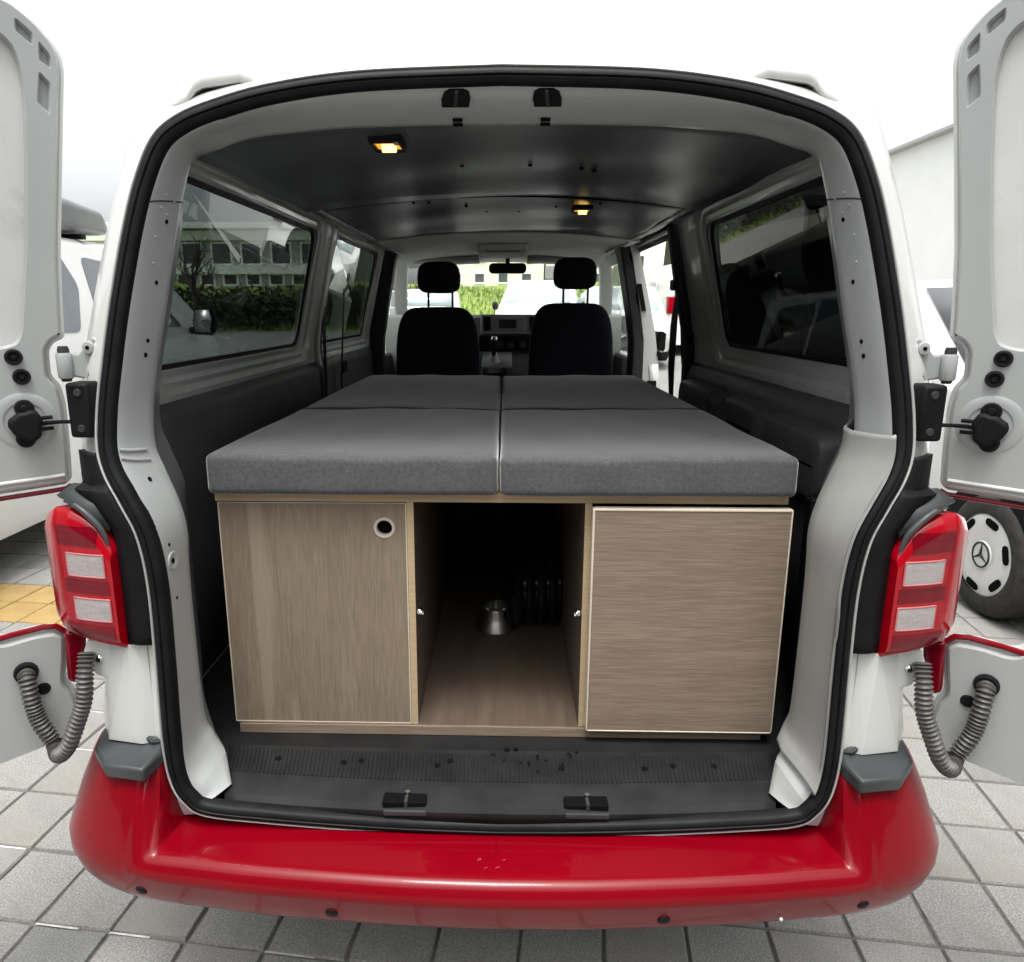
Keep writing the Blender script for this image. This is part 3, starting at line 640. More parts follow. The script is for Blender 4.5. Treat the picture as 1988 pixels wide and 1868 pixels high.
# tail lights
for s in (-1, 1):
    pl = cr([(.686, 1.216, 0), (.72, 1.220, 0), (.765, 1.231, 0), (.81, 1.255, 0), (.842, 1.295, 0), (.853, 1.35, 0), (.857, 1.44, 0)], 48)
    tb = [(.68, .902), (.70, .905), (.78, .915), (.82, .918), (.845, .93), (.853, .96), (.86, 1.0)]
    tt = [(.68, 1.085), (.692, 1.108), (.711, 1.136), (.737, 1.153), (.765, 1.164), (.80, 1.163), (.83, 1.15), (.845, 1.128), (.853, 1.11), (.86, 1.06)]
    rows = []
    def tl_pt(p, v, push=0):
        i = min(range(len(pl)), key=lambda k: (pl[k] - p).length); t = (pl[min(i + 1, 48)] - pl[max(i - 1, 0)]).normalized(); n = Vector((t.y, -t.x, 0))
        z0, z1 = interp(tb, p.x), interp(tt, p.x)
        edge = min(v, 1 - v); bul = .014 * min(1, edge / .12) ** .5 - .004
        return p + n * (bul + push) + Vector((0, 0, lerp(z0, z1, v)))
    vv = [0, .015, .04, .08, .12, .2, .3, .4, .5, .6, .7, .8, .88, .92, .96, .985, 1]
    rows = [[mx(tl_pt(p, v), s) for v in vv] for p in pl]
    back = [[mx(tl_pt(p, v, -.03), s) for v in vv] for p in pl]
    mb = MB().loft(rows); mb.loft(back); mb.loft([[a[0] for a in rows], [a[0] for a in back]]); mb.loft([[a[-1] for a in rows], [a[-1] for a in back]])
    mb.loft([rows[0], back[0]]); mb.loft([rows[-1], back[-1]])
    tlm = obj('tail_light', mb, REDL, van, smooth=50)
    def patch(u0, u1, z0_, z1_, push, m, nm, nu=12, nv=6, skew=0):
        if m is CLEARL: nu = 44
        def q(u, v, pu): 
            p = pl[0].lerp(pl[0], 0); k = u * 48; a = int(min(47, k)); p = pl[a].lerp(pl[a + 1], k - a); v = min(.97, max(.03, (v - interp(tb, p.x)) / (interp(tt, p.x) - interp(tb, p.x)))); return mx(tl_pt(p, v, pu), s)
        f = [[q(lerp(u0, u1, i / nu), lerp(z0_, z1_, j / nv), push + (.0009 * (i % 2) if m is CLEARL and 0 < j < nv else 0)) for j in range(nv + 1)] for i in range(nu + 1)]
        bk = [[q(lerp(u0, u1, i / nu) + skew * (1 - j / nv), lerp(z0_, z1_, j / nv), -.004) for j in range(nv + 1)] for i in range(nu + 1)]
        b = MB().loft(f); b.loft([[r[0] for r in f], [r[0] for r in bk]]); b.loft([[r[-1] for r in f], [r[-1] for r in bk]]); b.loft([f[0], bk[0]]); b.loft([f[-1], bk[-1]])
        if m is CLEARL:
            loop = [r[0] for r in f] + f[-1][1:] + [r[-1] for r in f[::-1]][1:] + f[0][::-1][1:]
            obj('lens_border', MB().tube(loop, .0016, 6, False), REDP, tlm)
        return obj(nm, b, m, tlm, smooth=40)
    patch(.075, .355, 1.044, 1.086, .0016, CLEARL, 'clear_lens', skew=-.0)
    patch(.060, .335, .960, 1.002, .0016, CLEARL, 'clear_lens', skew=-.0)
    patch(.12, .42, 1.100, 1.136, .0010, REDD, 'reflector_band')
    patch(.05, .40, 1.010, 1.036, .0008, REDD, 'reflector_band')
    patch(.05, .42, .922, .950, .0010, REDD, 'reflector_band')
    # dark surround between lens and seal
    i0 = min(range(nB), key=lambda k: abs(Sc[k].z - 1.262)); i1 = min(range(SEG * 8, nB), key=lambda k: abs(Sc[k].z - .906)); rr = []
    for t in range(7):
        row = []
        for i in range(i0, i1 + 1):
            a = Sc[i] - IN[i] * .004 + Vector((0, .003, 0)); z = a.z
            xb = .700 if z < 1.12 else interp([(1.12, .700), (1.17, .73), (1.20, .757), (1.27, .757)], z)
            b = Vector((xb, 1.245 if z < 1.2 else 1.275, z)); row.append(mx(a.lerp(b, t / 6) + Vector((0, -.004 - .012 * math.sin(math.pi * t / 6), 0)), s))
        rr.append(row)
    obj('light_surround', MB().loft(rr), BLACK, van, smooth=50, solid=.01)
    gk = cr([(.690, 1.212, 1.105), (.700, 1.211, 1.135), (.728, 1.216, 1.163), (.755, 1.226, 1.176), (.775, 1.24, 1.176)], 40)
    obj('light_gasket', MB().tube([mx(p, s) for p in gk], lambda t: .003 + .003 * math.sin(math.pi * min(1, t * 1.1)) ** 1, 10), PADM, van)
    cap = MB().loft([[mx(q, s) for q in r] for r in (((.690, 1.222, 1.125), (.695, 1.25, 1.19)), ((.715, 1.214, 1.158), (.72, 1.25, 1.20)), ((.755, 1.22, 1.182), (.755, 1.26, 1.205)), ((.795, 1.25, 1.185), (.78, 1.28, 1.20)))])
    obj('gasket_cap', cap, PADM, van, solid=.006)
    # side marker strips on the pillar
    obj('check_strap_housing', MB().box(*sorted((s * .716, s * .757)), 1.252, 1.30, 1.288, 1.385), BLACK, van, bevel=.006)
    obj('housing_screw', MB().lathe([(0, .002), (.006, .002), (.008, -.002)], (s * .735, 1.252, 1.368), (0, -1, 0), 12), DGREY, van)
    obj('housing_screw', MB().lathe([(0, .002), (.006, .002), (.008, -.002)], (s * .735, 1.252, 1.305), (0, -1, 0), 12), DGREY, van)
    # hinge on the body
    hp = [(.722, 1.455), (.735, 1.462), (.752, 1.448), (.770, 1.430), (.790, 1.432), (.790, 1.388), (.765, 1.385), (.755, 1.372), (.722, 1.370)]
    h = obj('hinge_plate', MB().prism(hp, lambda a, b, c: Vector((s * a, 1.318 + (a - .722) * .25 + c, b)), 0, .02), JAMB, van, bevel=.004)
    for zz in (1.442, 1.393):
        obj('hinge_bolt', MB().lathe([(0, .003), (.004, .003), (.004, .006), (.010, .005), (.012, 0)], (s * .744, 1.322, zz), (0, -1, 0), 16), JAMB, h)
        obj('bolt_socket', MB().lathe([(0, .0068), (.0035, .0068), (.0035, .002)], (s * .744, 1.322, zz), (0, -1, 0), 8), DARKHOLE, h)
    obj('hinge_knuckle', MB().lathe([(0, 0), (.012, 0), (.0135, .003), (.0135, .043), (.012, .046), (0, .046)], (s * .797, 1.330, 1.386), (0, 0, 1), 20), JAMB, h)
    obj('hinge_pin', MB().lathe([(0, -.006), (.008, -.006), (.010, 0), (.010, .052), (.008, .058), (0, .058)], (s * .797, 1.330, 1.386), (0, 0, 1), 16), DGREY, h)
    lh = MB().prism([(.722, .905), (.772, .905), (.785, .872), (.762, .835), (.722, .82)], lambda a, b, c: Vector((s * a, 1.243 + c, b)), 0, .012)
    h2 = obj('lower_hinge', lh, WHITE, van, bevel=.003)
    obj('hinge_bolt', MB().lathe([(0, .004), (.005, .004), (.008, 0)], (s * .752, 1.242, .868), (0, -1, 0), 12), CHROME, h2)
# rear doors
DOUT = [(.68, 2.03), (.30, 2.03), (.10, 2.026), (.015, 2.010), (-.019, 1.985), (-.042, 1.957), (-.051, 1.938), (-.0525, 1.912), (-.044, 1.851), (-.028, 1.731), (-.012, 1.608), (-.004, 1.51), (-.001, 1.458),
        (.018, 1.450), (.027, 1.436), (.029, 1.391), (.016, 1.374), (.011, 1.339), (.013, 1.26), (.017, 1.195), (.028, 1.184), (.06, 1.182), (.15, 1.178), (.185, 1.165), (.20, 1.10), (.205, .98), (.196, .925), (.17, .902),
        (.117, .908), (.078, .905), (.060, .886), (.066, .845), (.074, .791), (.060, .763), (.054, .728), (.062, .685), (.078, .668), (.12, .657), (.20, .645), (.68, .60), (.70, .9), (.70, 1.95)]
def inset(poly, d):
    n = len(poly); A = sum(poly[i][0] * poly[(i + 1) % n][1] - poly[(i + 1) % n][0] * poly[i][1] for i in range(n)); sg = 1 if A > 0 else -1; out = []
    for i in range(n):
        p = Vector(poly[i]); a = (p - Vector(poly[i - 1])).normalized(); b = (Vector(poly[(i + 1) % n]) - p).normalized()
        na = Vector((-a.y, a.x)) * sg; nb = Vector((-b.y, b.x)) * sg; m = na + nb; m = m / max(.6, m.dot(na)) if m.length > .1 else na
        out.append(tuple(p + m * d))
    return out
def fill_extrude(outer, holes, fn, h0, h1, rim=.004):
    """plate with holes; rounded rim"""
    b = bmesh.new(); loops = []
    for lp in [outer] + holes:
        vs = [b.verts.new((p[0], p[1], 0)) for p in lp]; loops.append(vs)
        for i in range(len(vs)): b.edges.new((vs[i], vs[(i + 1) % len(vs)]))
    bmesh.ops.triangle_fill(b, use_beauty=True, edges=b.edges[:])
    b.verts.index_update(); V = [v.co.copy() for v in b.verts]; Fc = [tuple(v.index for v in f.verts) for f in b.faces]; b.free()
    m = MB().add([fn(v.x, v.y, h1) for v in V], Fc)
    for k, lp in enumerate([outer] + holes):
        big = inset(lp, -rim if k == 0 else rim)
        m.loft([[fn(p[0], p[1], h1) for p in lp], [fn(p[0], p[1], lerp(h1, h0, .35)) for p in inset(lp, (-rim if k == 0 else rim) * .7)], [fn(p[0], p[1], h0) for p in big]], True)
    return m
REC = [(.064, 1.47), (.040, 1.61), (.022, 1.756), (.012, 1.86), (.013, 1.905), (.020, 1.935), (.036, 1.953), (.07, 1.965), (.30, 1.972), (.58, 1.965), (.615, 1.93), (.62, 1.50), (.60, 1.455), (.30, 1.44), (.10, 1.44), (.074, 1.448)]
PK = [[(.014, 1.980), (-.0105, 1.960), (-.0085, 1.938), (.016, 1.958)], [(-.0165, 1.950), (-.033, 1.930), (-.0315, 1.906), (-.0135, 1.918)], [(-.0115, 1.903), (-.0275, 1.886), (-.022, 1.833), (-.0025, 1.851)]]
def rnd_poly(poly, r, n=3):
    out = []; m = len(poly)
    for i in range(m):
        p = Vector(poly[i]); a = Vector(poly[i - 1]); c = Vector(poly[(i + 1) % m])
        u = (a - p); v = (c - p); k = min(r, u.length * .4, v.length * .4); p0 = p + u.normalized() * k; p1 = p + v.normalized() * k
        for q in range(n + 1):
            t = q / n; out.append(tuple(p0 * (1 - t) ** 2 + p * 2 * t * (1 - t) + p1 * t * t))
    return out
for s in (-1, 1):
    H = Vector((-.80, 1.345)); d = Vector((-.82, -.574)).normalized(); nn = Vector((d.y, -d.x))   # nn points away from the viewer
    def fn(a, z, h): q = H + d * a - nn * h; return Vector((q.x * (-s), q.y, z))
    dl = obj('rear_door', MB().prism(rnd_poly(DOUT, .012), fn, -.030, -.006), WHITE, van, bevel=.005)
    lab(dl, 'open rear door on the left, its inner side showing' if s < 0 else 'open rear door on the right, its inner side showing')
    ins = inset(rnd_poly(DOUT, .012), .0125)
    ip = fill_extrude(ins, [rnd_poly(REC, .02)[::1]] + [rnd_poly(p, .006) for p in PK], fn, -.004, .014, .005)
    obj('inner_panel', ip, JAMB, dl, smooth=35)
    obj('window_blank', MB().prism(inset(rnd_poly(REC, .02), -.006), fn, -.0055, -.001), MATS['bare_inner_paint'], dl)
    for p in PK: obj('recess_floor', MB().prism(inset(p, -.006), fn, -.0055, .003), JAMB, dl)
    obj('edge_seal', MB().tube([fn(a, z, .004) for a, z in ins[:62]], .0045, 6), DGREY, dl)
    for a, z in ((.084, 1.427), (.076, 1.392)):
        g = obj('grommet', MB().lathe([(0, .006), (.004, .006), (.005, .003), (.008, .003), (.0095, .007), (.012, .007), (.014, .003), (.0145, -.001)], fn(a, z, .0142), fn(0, 0, 1) - fn(0, 0, 0), 24), BLACK, dl)
    # check strap unit
    cpts = []
    for k in range(28):
        a = 2 * math.pi * k / 28; rr = 1 + .12 * math.sin(3 * a + 1) + .05 * math.sin(7 * a)
        cpts.append((.079 + .026 * rr * math.cos(a), 1.306 + .028 * rr * math.sin(a)))
    cb = obj('door_check', MB().prism(cpts, fn, .012, .040), BLACK, dl, bevel=.007, seg=3)
    obj('check_ear', MB().lathe([(0, .012), (.005, .012), (.007, .008), (.014, .008), (.016, 0)], fn(.079, 1.336, .016), fn(0, 0, 1) - fn(0, 0, 0), 18), BLACK, cb)
    obj('check_ear', MB().lathe([(0, .012), (.012, .010), (.016, 0)], fn(.083, 1.280, .016), fn(0, 0, 1) - fn(0, 0, 0), 18), BLACK, cb)
    for zz, l in ((1.318, .012), (1.308, .016), (1.298, .012)):
        obj('check_finger', MB().cyl(fn(.060, zz, .030), fn(.060 - l - .010, zz, .026), .0035, 8), BLACK, cb)
    obj('check_rod', MB().tube([fn(.05, 1.309, .030), Vector((s * .79, 1.285, 1.312)), Vector((s * .74, 1.262, 1.316))], .0035, 8), BLACK, cb)
    obj('check_dish', MB().lathe([(.034, .0015), (.044, .003), (.052, .0)], fn(.080, 1.312, .0142), fn(0, 0, 1) - fn(0, 0, 0), 28), JAMB, dl)
    # red edge of the outer skin showing below
    obj('red_edge', MB().tube([fn(a, z, -.002) for a, z in ((.019, 1.183), (.03, 1.177), (.06, 1.175), (.15, 1.171), (.182, 1.160))], .0045, 8), RED, dl)
    obj('red_edge', MB().tube([fn(a, z, .004) for a, z in ((.19, .904), (.15, .909), (.10, .912), (.078, .908), (.064, .893))], .006, 8), RED, dl)
    obj('door_fold', MB().tube([fn(a, z, .0135) for a, z in ((.03, 1.206), (.10, 1.203), (.18, 1.20))], .004, 8), MATS['bare_inner_paint'], dl)
    # lower grommet, hole, conduit
    obj('conduit_grommet', MB().lathe([(.0, .004), (.013, .004), (.014, .012), (.019, .012), (.021, .004), (.021, -.001)], fn(.138, .832, .0142), fn(0, 0, 1) - fn(0, 0, 0), 24), BLACK, dl)
    obj('drain_plug', MB().lathe([(0, .003), (.011, .003), (.013, -.001)], fn(.114, .790, .0142), fn(0, 0, 1) - fn(0, 0, 0), 18), BLACK, dl)
    cps = [fn(.138, .832, .018), fn(.138, .825, .034), fn(.135, .776, .040), fn(.128, .738, .045), fn(.111, .693, .05), Vector((s * .838, 1.215, .681)), Vector((s * .810, 1.205, .708)), Vector((s * .787, 1.205, .757)), Vector((s * .772, 1.21, .80)), Vector((s * .766, 1.215, .85)), Vector((s * .766, 1.23, .888))]
    cpath = cr(cps, 340)
    obj('cable_conduit', MB().tube(cpath, [.0135 + .0026 * math.sin(i * 2 * math.pi / 6.2) for i in range(len(cpath))], 12), mat('conduit_grey', (.06, .057, .052), .5, var=.2, vscale=30) if 'conduit_grey' not in MATS else MATS['conduit_grey'], dl, smooth=60)
    ha = [(.030, .895), (.066, .902), (.072, .80), (.058, .79), (.040, .80)]
    obj('lower_hinge_block', MB().prism(ha, fn, .002, .03), REDD, dl, bevel=.006)

# ------------------------------------------------------------------ cab
def pillar(name, pts, w_, d_, m):
    return obj(name, MB().loft([[Vector(p) + Vector((a * w_, b * d_, 0)) for a, b in ((-1, -1), (1, -1), (1, 1), (-1, 1))] for p in pts], True), m, van, bevel=.015, seg=3)
pillar('centre_pillar', cr([(-.765, 4.52, .6), (-.77, 4.52, 1.25), (-.755, 4.52, 1.40), (-.715, 4.52, 1.62), (-.672, 4.52, 1.82), (-.62, 4.52, 1.86)], 20), .045, .05, DGREY)
pillar('centre_pillar', cr([(.735, 4.12, .6), (.74, 4.12, 1.25), (.73, 4.12, 1.40), (.690, 4.12, 1.62), (.648, 4.12, 1.82), (.60, 4.12, 1.86)], 20), .035, .09, DGREY)
shut = MB().loft([[(a, 4.03, z) for a in (x0, x0 + w_)] for x0, w_, z in ((.655, .055, 1.84), (.70, .065, 1.62), (.745, .075, 1.40), (.765, .085, 1.2), (.765, .09, .7))])
sp_ = obj('door_shut_face', MB().loft([[(x0, 4.03, z), (x0 + w_, 4.03, z), (x0 + w_, 4.09, z), (x0, 4.09, z)] for x0, w_, z in ((.655, .055, 1.84), (.70, .065, 1.62), (.745, .075, 1.40), (.765, .085, 1.2), (.765, .09, .7))], True), WHITE, van, smooth=20)
obj('striker_plate', MB().add([(.712, 4.018, 1.64), (.735, 4.018, 1.64), (.765, 4.018, 1.50), (.745, 4.018, 1.50), (.712, 4.03, 1.64), (.735, 4.03, 1.64), (.765, 4.03, 1.50), (.745, 4.03, 1.50)],
    [(0, 1, 2, 3), (4, 7, 6, 5), (0, 4, 5, 1), (1, 5, 6, 2), (2, 6, 7, 3), (3, 7, 4, 0)]), BLACK, sp_)
obj('striker_plate', MB().box(.79, .84, 4.015, 4.03, 1.02, 1.13), BLACK, sp_, bevel=.004)
obj('striker_plate', MB().box(.835, .85, 4.015, 4.03, 1.26, 1.29), BLACK, sp_, bevel=.004)
pillar('rear_side_pillar', cr([(.775, 3.13, .6), (.785, 3.13, 1.28), (.765, 3.13, 1.45), (.725, 3.13, 1.64), (.69, 3.13, 1.84)], 14), .022, .035, DGREY)
pillar('rear_side_pillar', cr([(-.790, 3.17, 1.275), (-.795, 3.17, 1.38), (-.755, 3.17, 1.60), (-.70, 3.17, 1.86)], 14), .016, .035, INNER)
for s in (-1, 1):
    pillar('windscreen_pillar', cr([(s * .80, 6.0, 1.25), (s * .76, 5.6, 1.55), (s * .70, 5.28, 1.82), (s * .60, 5.1, 1.87)], 16), .045, .05, HEADL)
    mb = MB().loft([[(s * x, y, z) for x, z in ((.73, 1.80), (.69, 1.85), (.62, 1.86))] for y in (4.05 if s > 0 else 4.5, 5.2)])
    obj('cab_roof_rail', mb, HEADL, van, solid=.03)
    sg_ = MB().add([(s * .835, 4.60, 1.24), (s * .835, 5.75, 1.24), (s * .75, 5.25, 1.78), (s * .74, 4.60, 1.80)], [(0, 1, 2, 3)])
    obj('cab_side_window', sg_, CLEAR, van, smooth=0, solid=.004)
    # small white clips visible beside the seats
    obj('door_pocket', MB().box(*sorted((s * .76, s * .80)), 4.7, 5.5, .9, 1.22), DGREY, van, bevel=.02)
    mirror = MB().loft([[(s * (x * q + .98), 5.72 + dy, z0 + (zz) * q) for x, zz in ((-.10, -.09), (.08, -.10), (.10, 0), (.09, .10), (-.08, .10), (-.11, 0))] for q, dy, z0 in ((.9, 0, 1.36), (1, .02, 1.36), (.9, .10, 1.36), (.4, .15, 1.36))], True)
    obj('wing_mirror', mirror.face(mirror.v[:6]).face(mirror.v[18:24]), BLACK, van)
obj('windscreen', MB().loft([[(x * q, y + .10 * (1 - (x / .78) ** 2), z) for x in (-.78, -.6, -.4, -.2, 0, .2, .4, .6, .78)] for y, z, q in ((5.90, 1.30, 1), (5.55, 1.58, .95), (5.17, 1.86, .88))]), CLEAR, van, smooth=180)
obj('bonnet', MB().loft([[(x, y, z - .05 * (x / .8) ** 2) for x in (-.82, -.5, 0, .5, .82)] for y, z in ((5.95, 1.30), (6.3, 1.20), (6.6, 1.02), (6.65, .4))]), WHITE, van, solid=.02)
# dashboard
db = obj('dashboard', MB().loft([[(x, y, z) for x in (-.80, -.4, -.22, .28, .5, .80)] for y, z in ((5.06, .9), (5.05, 1.30), (5.05, 1.452), (5.09, 1.472), (5.4, 1.45), (5.9, 1.32))]), MGREY, van, solid=.02)
obj('dash_stack', MB().box(-.15, .24, 5.02, 5.06, 1.345, 1.475), mat('silver_trim', (.42, .42, .40), .4, metal=.3), db, bevel=.008)
obj('radio', MB().box(-.075, .15, 5.008, 5.03, 1.368, 1.455), MGREY, db, bevel=.004)
obj('radio_screen', MB().box(-.025, .09, 5.002, 5.012, 1.385, 1.440), DGREY, db, bevel=.002)
for x in (-.128, .185):
    v_ = obj('air_vent', MB().box(x - .002, x + .05 if x > 0 else x + .044, 5.006, 5.03, 1.365, 1.46), BLACK, db, bevel=.004)
obj('climate_panel', MB().box(-.16, .25, 5.0, 5.05, 1.235, 1.335), BLACK, db, bevel=.006)
for k, x in enumerate((-.02, .055, .135)):
    obj('climate_knob', MB().lathe([(0, .015), (.022, .014), (.025, 0)], (x, 5.0, 1.272), (0, -1, 0), 14), DGREY, db)
obj('centre_console', MB().loft([[(x, y, z) for x, z in ((-.14, .9), (-.13, z1), (.06, z1), (.07, .9))] for y, z1 in ((4.55, 1.16), (4.7, 1.20), (5.03, 1.23))]), MGREY, van, solid=.01)
gl = obj('gear_lever', MB().tube(cr([(-.055, 4.66, 1.17), (-.055, 4.64, 1.26), (-.052, 4.62, 1.315)], 8), .014, 10), BLACK, van)
obj('gear_knob', MB().lathe([(0, .028), (.014, .026), (.022, .012), (.02, 0), (.012, -.012)], (-.052, 4.62, 1.318), (0, 0, 1), 16), CHROME, gl)
obj('gear_boot', MB().lathe([(.07, -.04), (.055, 0), (.03, .05), (.018, .085)], (-.055, 4.66, 1.16), (0, 0, 1), 10), mat('boot_grey', (.5, .49, .46), .6), gl)
ch = obj('overhead_console', MB().loft([[(x * q, y, z) for x in (-.15, -.13, .13, .15)] for y, z, q in ((4.35, 1.872, 1), (4.42, 1.838, .95), (4.75, 1.828, .92), (4.85, 1.85, 1))]), HEADL, van, solid=.01)
obj('console_recess', MB().box(-.105, .105, 4.40, 4.44, 1.832, 1.868), DGREY, ch, bevel=.006)
for x0, x1 in ((-.60, -.16), (.16, .60)):
    obj('sun_visor', MB().loft([[(lerp(x0, x1, k / 8), y, z + .003 * math.sin(k)) for k in range(9)] for y, z in ((4.98, 1.846), (5.10, 1.822), (5.18, 1.835))]), MGREY, van, solid=.02)
obj('windscreen_header', MB().box(-.62, .62, 5.16, 5.22, 1.838, 1.862), HEADL, van, bevel=.008)
rm = MB().loft([[(x + .03, 5.05 + dy, 1.775 + z) for x, z in rrect(-.125 * q, .125 * q, -.036 * q, .032 * q, .028 * q)] for q, dy in ((.9, 0), (1, .006), (1, .02), (.8, .035))], True)
rmo = obj('rear_view_mirror', rm.face(rm.v[:28]).face(rm.v[84:112]), BLACK, van)
obj('mirror_stalk', MB().tube([(.03, 5.08, 1.79), (.03, 5.14, 1.85)], .014, 8), BLACK, rmo)
# front seats
def soft(cx, cy, czv, hx, hy, hz, e=3.2, taper=0., n=12):
    m = MB(); rows = []
    for i in range(n + 1):
        v = -math.pi / 2 + math.pi * i / n; row = []
        for k in range(24):
            u = 2 * math.pi * k / 24
            f = lambda a: math.copysign(abs(a) ** (2 / e), a)
            x, y, z = f(math.cos(v)) * f(math.cos(u)), f(math.cos(v)) * f(math.sin(u)), f(math.sin(v))
            q = 1 - taper * max(0, z) ** 2
            row.append((cx + x * hx * q, cy + y * hy, czv + z * hz))
        rows.append(row)
    return m.loft(rows, True)
for xx, zo in ((-.385, -.012), (.405, .01)):
    se = obj('front_seat', soft(xx, 4.42, 1.10 + zo, .252, .075, .435, 5.5, .10, 22), SEATM, van, smooth=60)
    obj('headrest', soft(xx + .012, 4.40, 1.700 + zo, .126, .05, .090, 4.0, .13), SEATM, se, smooth=60)
    for q in (-.065, .085): obj('headrest_post', MB().cyl((xx + .01 + q * .95, 4.41, 1.50 + zo), (xx + .01 + q * .95, 4.41, 1.64 + zo), .007, 8), DGREY, se)
    obj('seat_cushion', soft(xx, 4.72, .92, .25, .26, .09, 4), SEATM, se, smooth=60)
# belts
def strap(pts, w_, m=BLACK, nm='seat_belt', d=(0, 1, 0)):
    d = Vector(d); mb = MB(); rows = []
    for p, ww in zip(pts, w_): p = Vector(p); rows.append([p - d * ww, p + d * ww, p + d * ww + Vector((-.003, 0, 0)), p - d * ww + Vector((-.003, 0, 0))])
    return obj(nm, mb.loft(rows, True), m, van)
strap([(-.735, 3.20, 1.66), (-.765, 3.19, 1.45), (-.77, 3.19, 1.10), (-.77, 3.19, .7)], (.016, .022, .022, .022))
strap([(-.72, 3.42, 1.60), (-.75, 3.42, 1.2), (-.75, 3.42, .8)], (.012, .012, .012))
strap([(.742, 3.20, 1.60), (.755, 3.30, 1.45), (.77, 3.37, 1.25), (.77, 3.30, .95)], (.03, .06, .06, .012))
strap([(.742, 3.17, 1.62), (.775, 3.17, 1.28)], (.02, .03))
obj('belt_guide', MB().box(.705, .745, 3.13, 3.21, 1.585, 1.63), BLACK, van, bevel=.008)
obj('trim_switch', MB().box(-.795, -.78, 3.60, 3.70, 1.20, 1.26), BLACK, van, bevel=.004)

# ------------------------------------------------------------------ bed furniture
cab = thing('bed_cabinet', (0, 1.95, .588), 'oak bed cabinet with closed left door, open middle bay and proud right drawer', 'cabinet')
Y0 = 1.452
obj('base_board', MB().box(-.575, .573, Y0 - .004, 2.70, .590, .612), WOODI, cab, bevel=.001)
obj('base_edge', MB().box(-.576, .574, Y0 - .008, Y0 - .0045, .590, .611), WOODH, cab)
tb_ = obj('top_board', MB().box(-.588, .585, Y0 - .002, 3.25, 1.124, 1.142), PLY, cab, bevel=.001)
for x0, x1 in ((-.589, -.214), (-.2132, .190), (.1908, .586)): obj('edge_band', MB().box(x0, x1, Y0 - .005, Y0 - .0022, 1.1235, 1.1425), PLY, tb_)
door = MB()
circ = [(-.240 + .0185 * math.cos(2 * math.pi * k / 32), 1.066 + .0185 * math.sin(2 * math.pi * k / 32)) for k in range(32)]
dfn = lambda a, b, h: Vector((a, Y0 + .018 - h, b))
lp = [(-.585, .615), (-.194, .615), (-.194, 1.1185), (-.585, 1.1185)]
mbd = fill_extrude(lp, [circ], dfn, 0, .018, .001)
cd = obj('cupboard_door', mbd, WOODV, cab, smooth=20)
obj('door_back', MB().box(-.583, -.196, Y0 + .0185, Y0 + .0205, .617, 1.116), DARKHOLE, cd)
obj('hole_ring', MB().lathe([(.0165, -.012), (.0165, .001), (.0215, .0015), (.0225, 0)], (-.240, Y0 - .0002, 1.066), (0, -1, 0), 32), mat('hole_ring_grey', (.40, .36, .30), .5), cd)
for x0, x1, z0, z1 in ((-.5865, -.5845, .614, 1.1195), (-.1955, -.193, .614, 1.1195)):
    obj('edge_band', MB().box(x0, x1, Y0 - .0012, Y0 + .018, z0, z1), PLYL, cd)
obj('edge_band', MB().box(-.585, -.194, Y0 - .0010, Y0 + .018, 1.1186, 1.1200), PLYL, cd)
obj('edge_band', MB().box(-.585, -.194, Y0 - .0010, Y0 + .018, .6128, .6148), PLYL, cd)
def divider(x0, x1):
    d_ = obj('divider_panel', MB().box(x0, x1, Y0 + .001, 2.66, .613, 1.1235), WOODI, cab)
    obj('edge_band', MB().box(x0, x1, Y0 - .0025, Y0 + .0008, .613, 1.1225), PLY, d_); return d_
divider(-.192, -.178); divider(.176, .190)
for x in (-.586, .570): obj('side_panel', MB().box(x, x + .014, Y0 + .022, 3.2, .613, 1.1235), WOODI, cab)
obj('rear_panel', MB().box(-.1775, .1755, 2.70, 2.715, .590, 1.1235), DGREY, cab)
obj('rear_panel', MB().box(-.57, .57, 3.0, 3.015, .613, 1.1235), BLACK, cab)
dr = obj('drawer_front', MB().box(.193, .585, Y0 - .030, Y0 - .012, .622, 1.114), WOODH, cab, bevel=.0008)
Yd = Y0 - .0305
for x0, x1, z0, z1 in ((.1885, .1928, .620, 1.1185), (.5852, .588, .622, 1.1185)): obj('edge_band', MB().box(x0, x1, Yd - .001, Y0 - .011, z0, z1), PLYL, dr, bevel=.001)
obj('edge_band', MB().box(.1928, .5852, Yd - .001, Y0 - .011, 1.1142, 1.1190), PLYL, dr, bevel=.001)
obj('edge_band', MB().box(.1928, .5852, Yd - .001, Y0 - .011, .6192, .6218), PLYL, dr, bevel=.0008)
obj('drawer_box', MB().box(.20, .565, Y0 - .011, 2.6, .63, 1.05), WOODI, dr)
for x, s in ((-.178, 1), (.176, -1)):
    c = obj('catch', MB().box(*sorted((x, x + s * .010)), Y0 + .01, Y0 + .03, .868, .880), CHROME, cab, bevel=.002)
    obj('catch_screw', MB().lathe([(.002, 0), (.005, .003), (.006, 0)], (x + s * .010, Y0 + .012, .872), (s, -.6, 0), 10), CHROME, c)
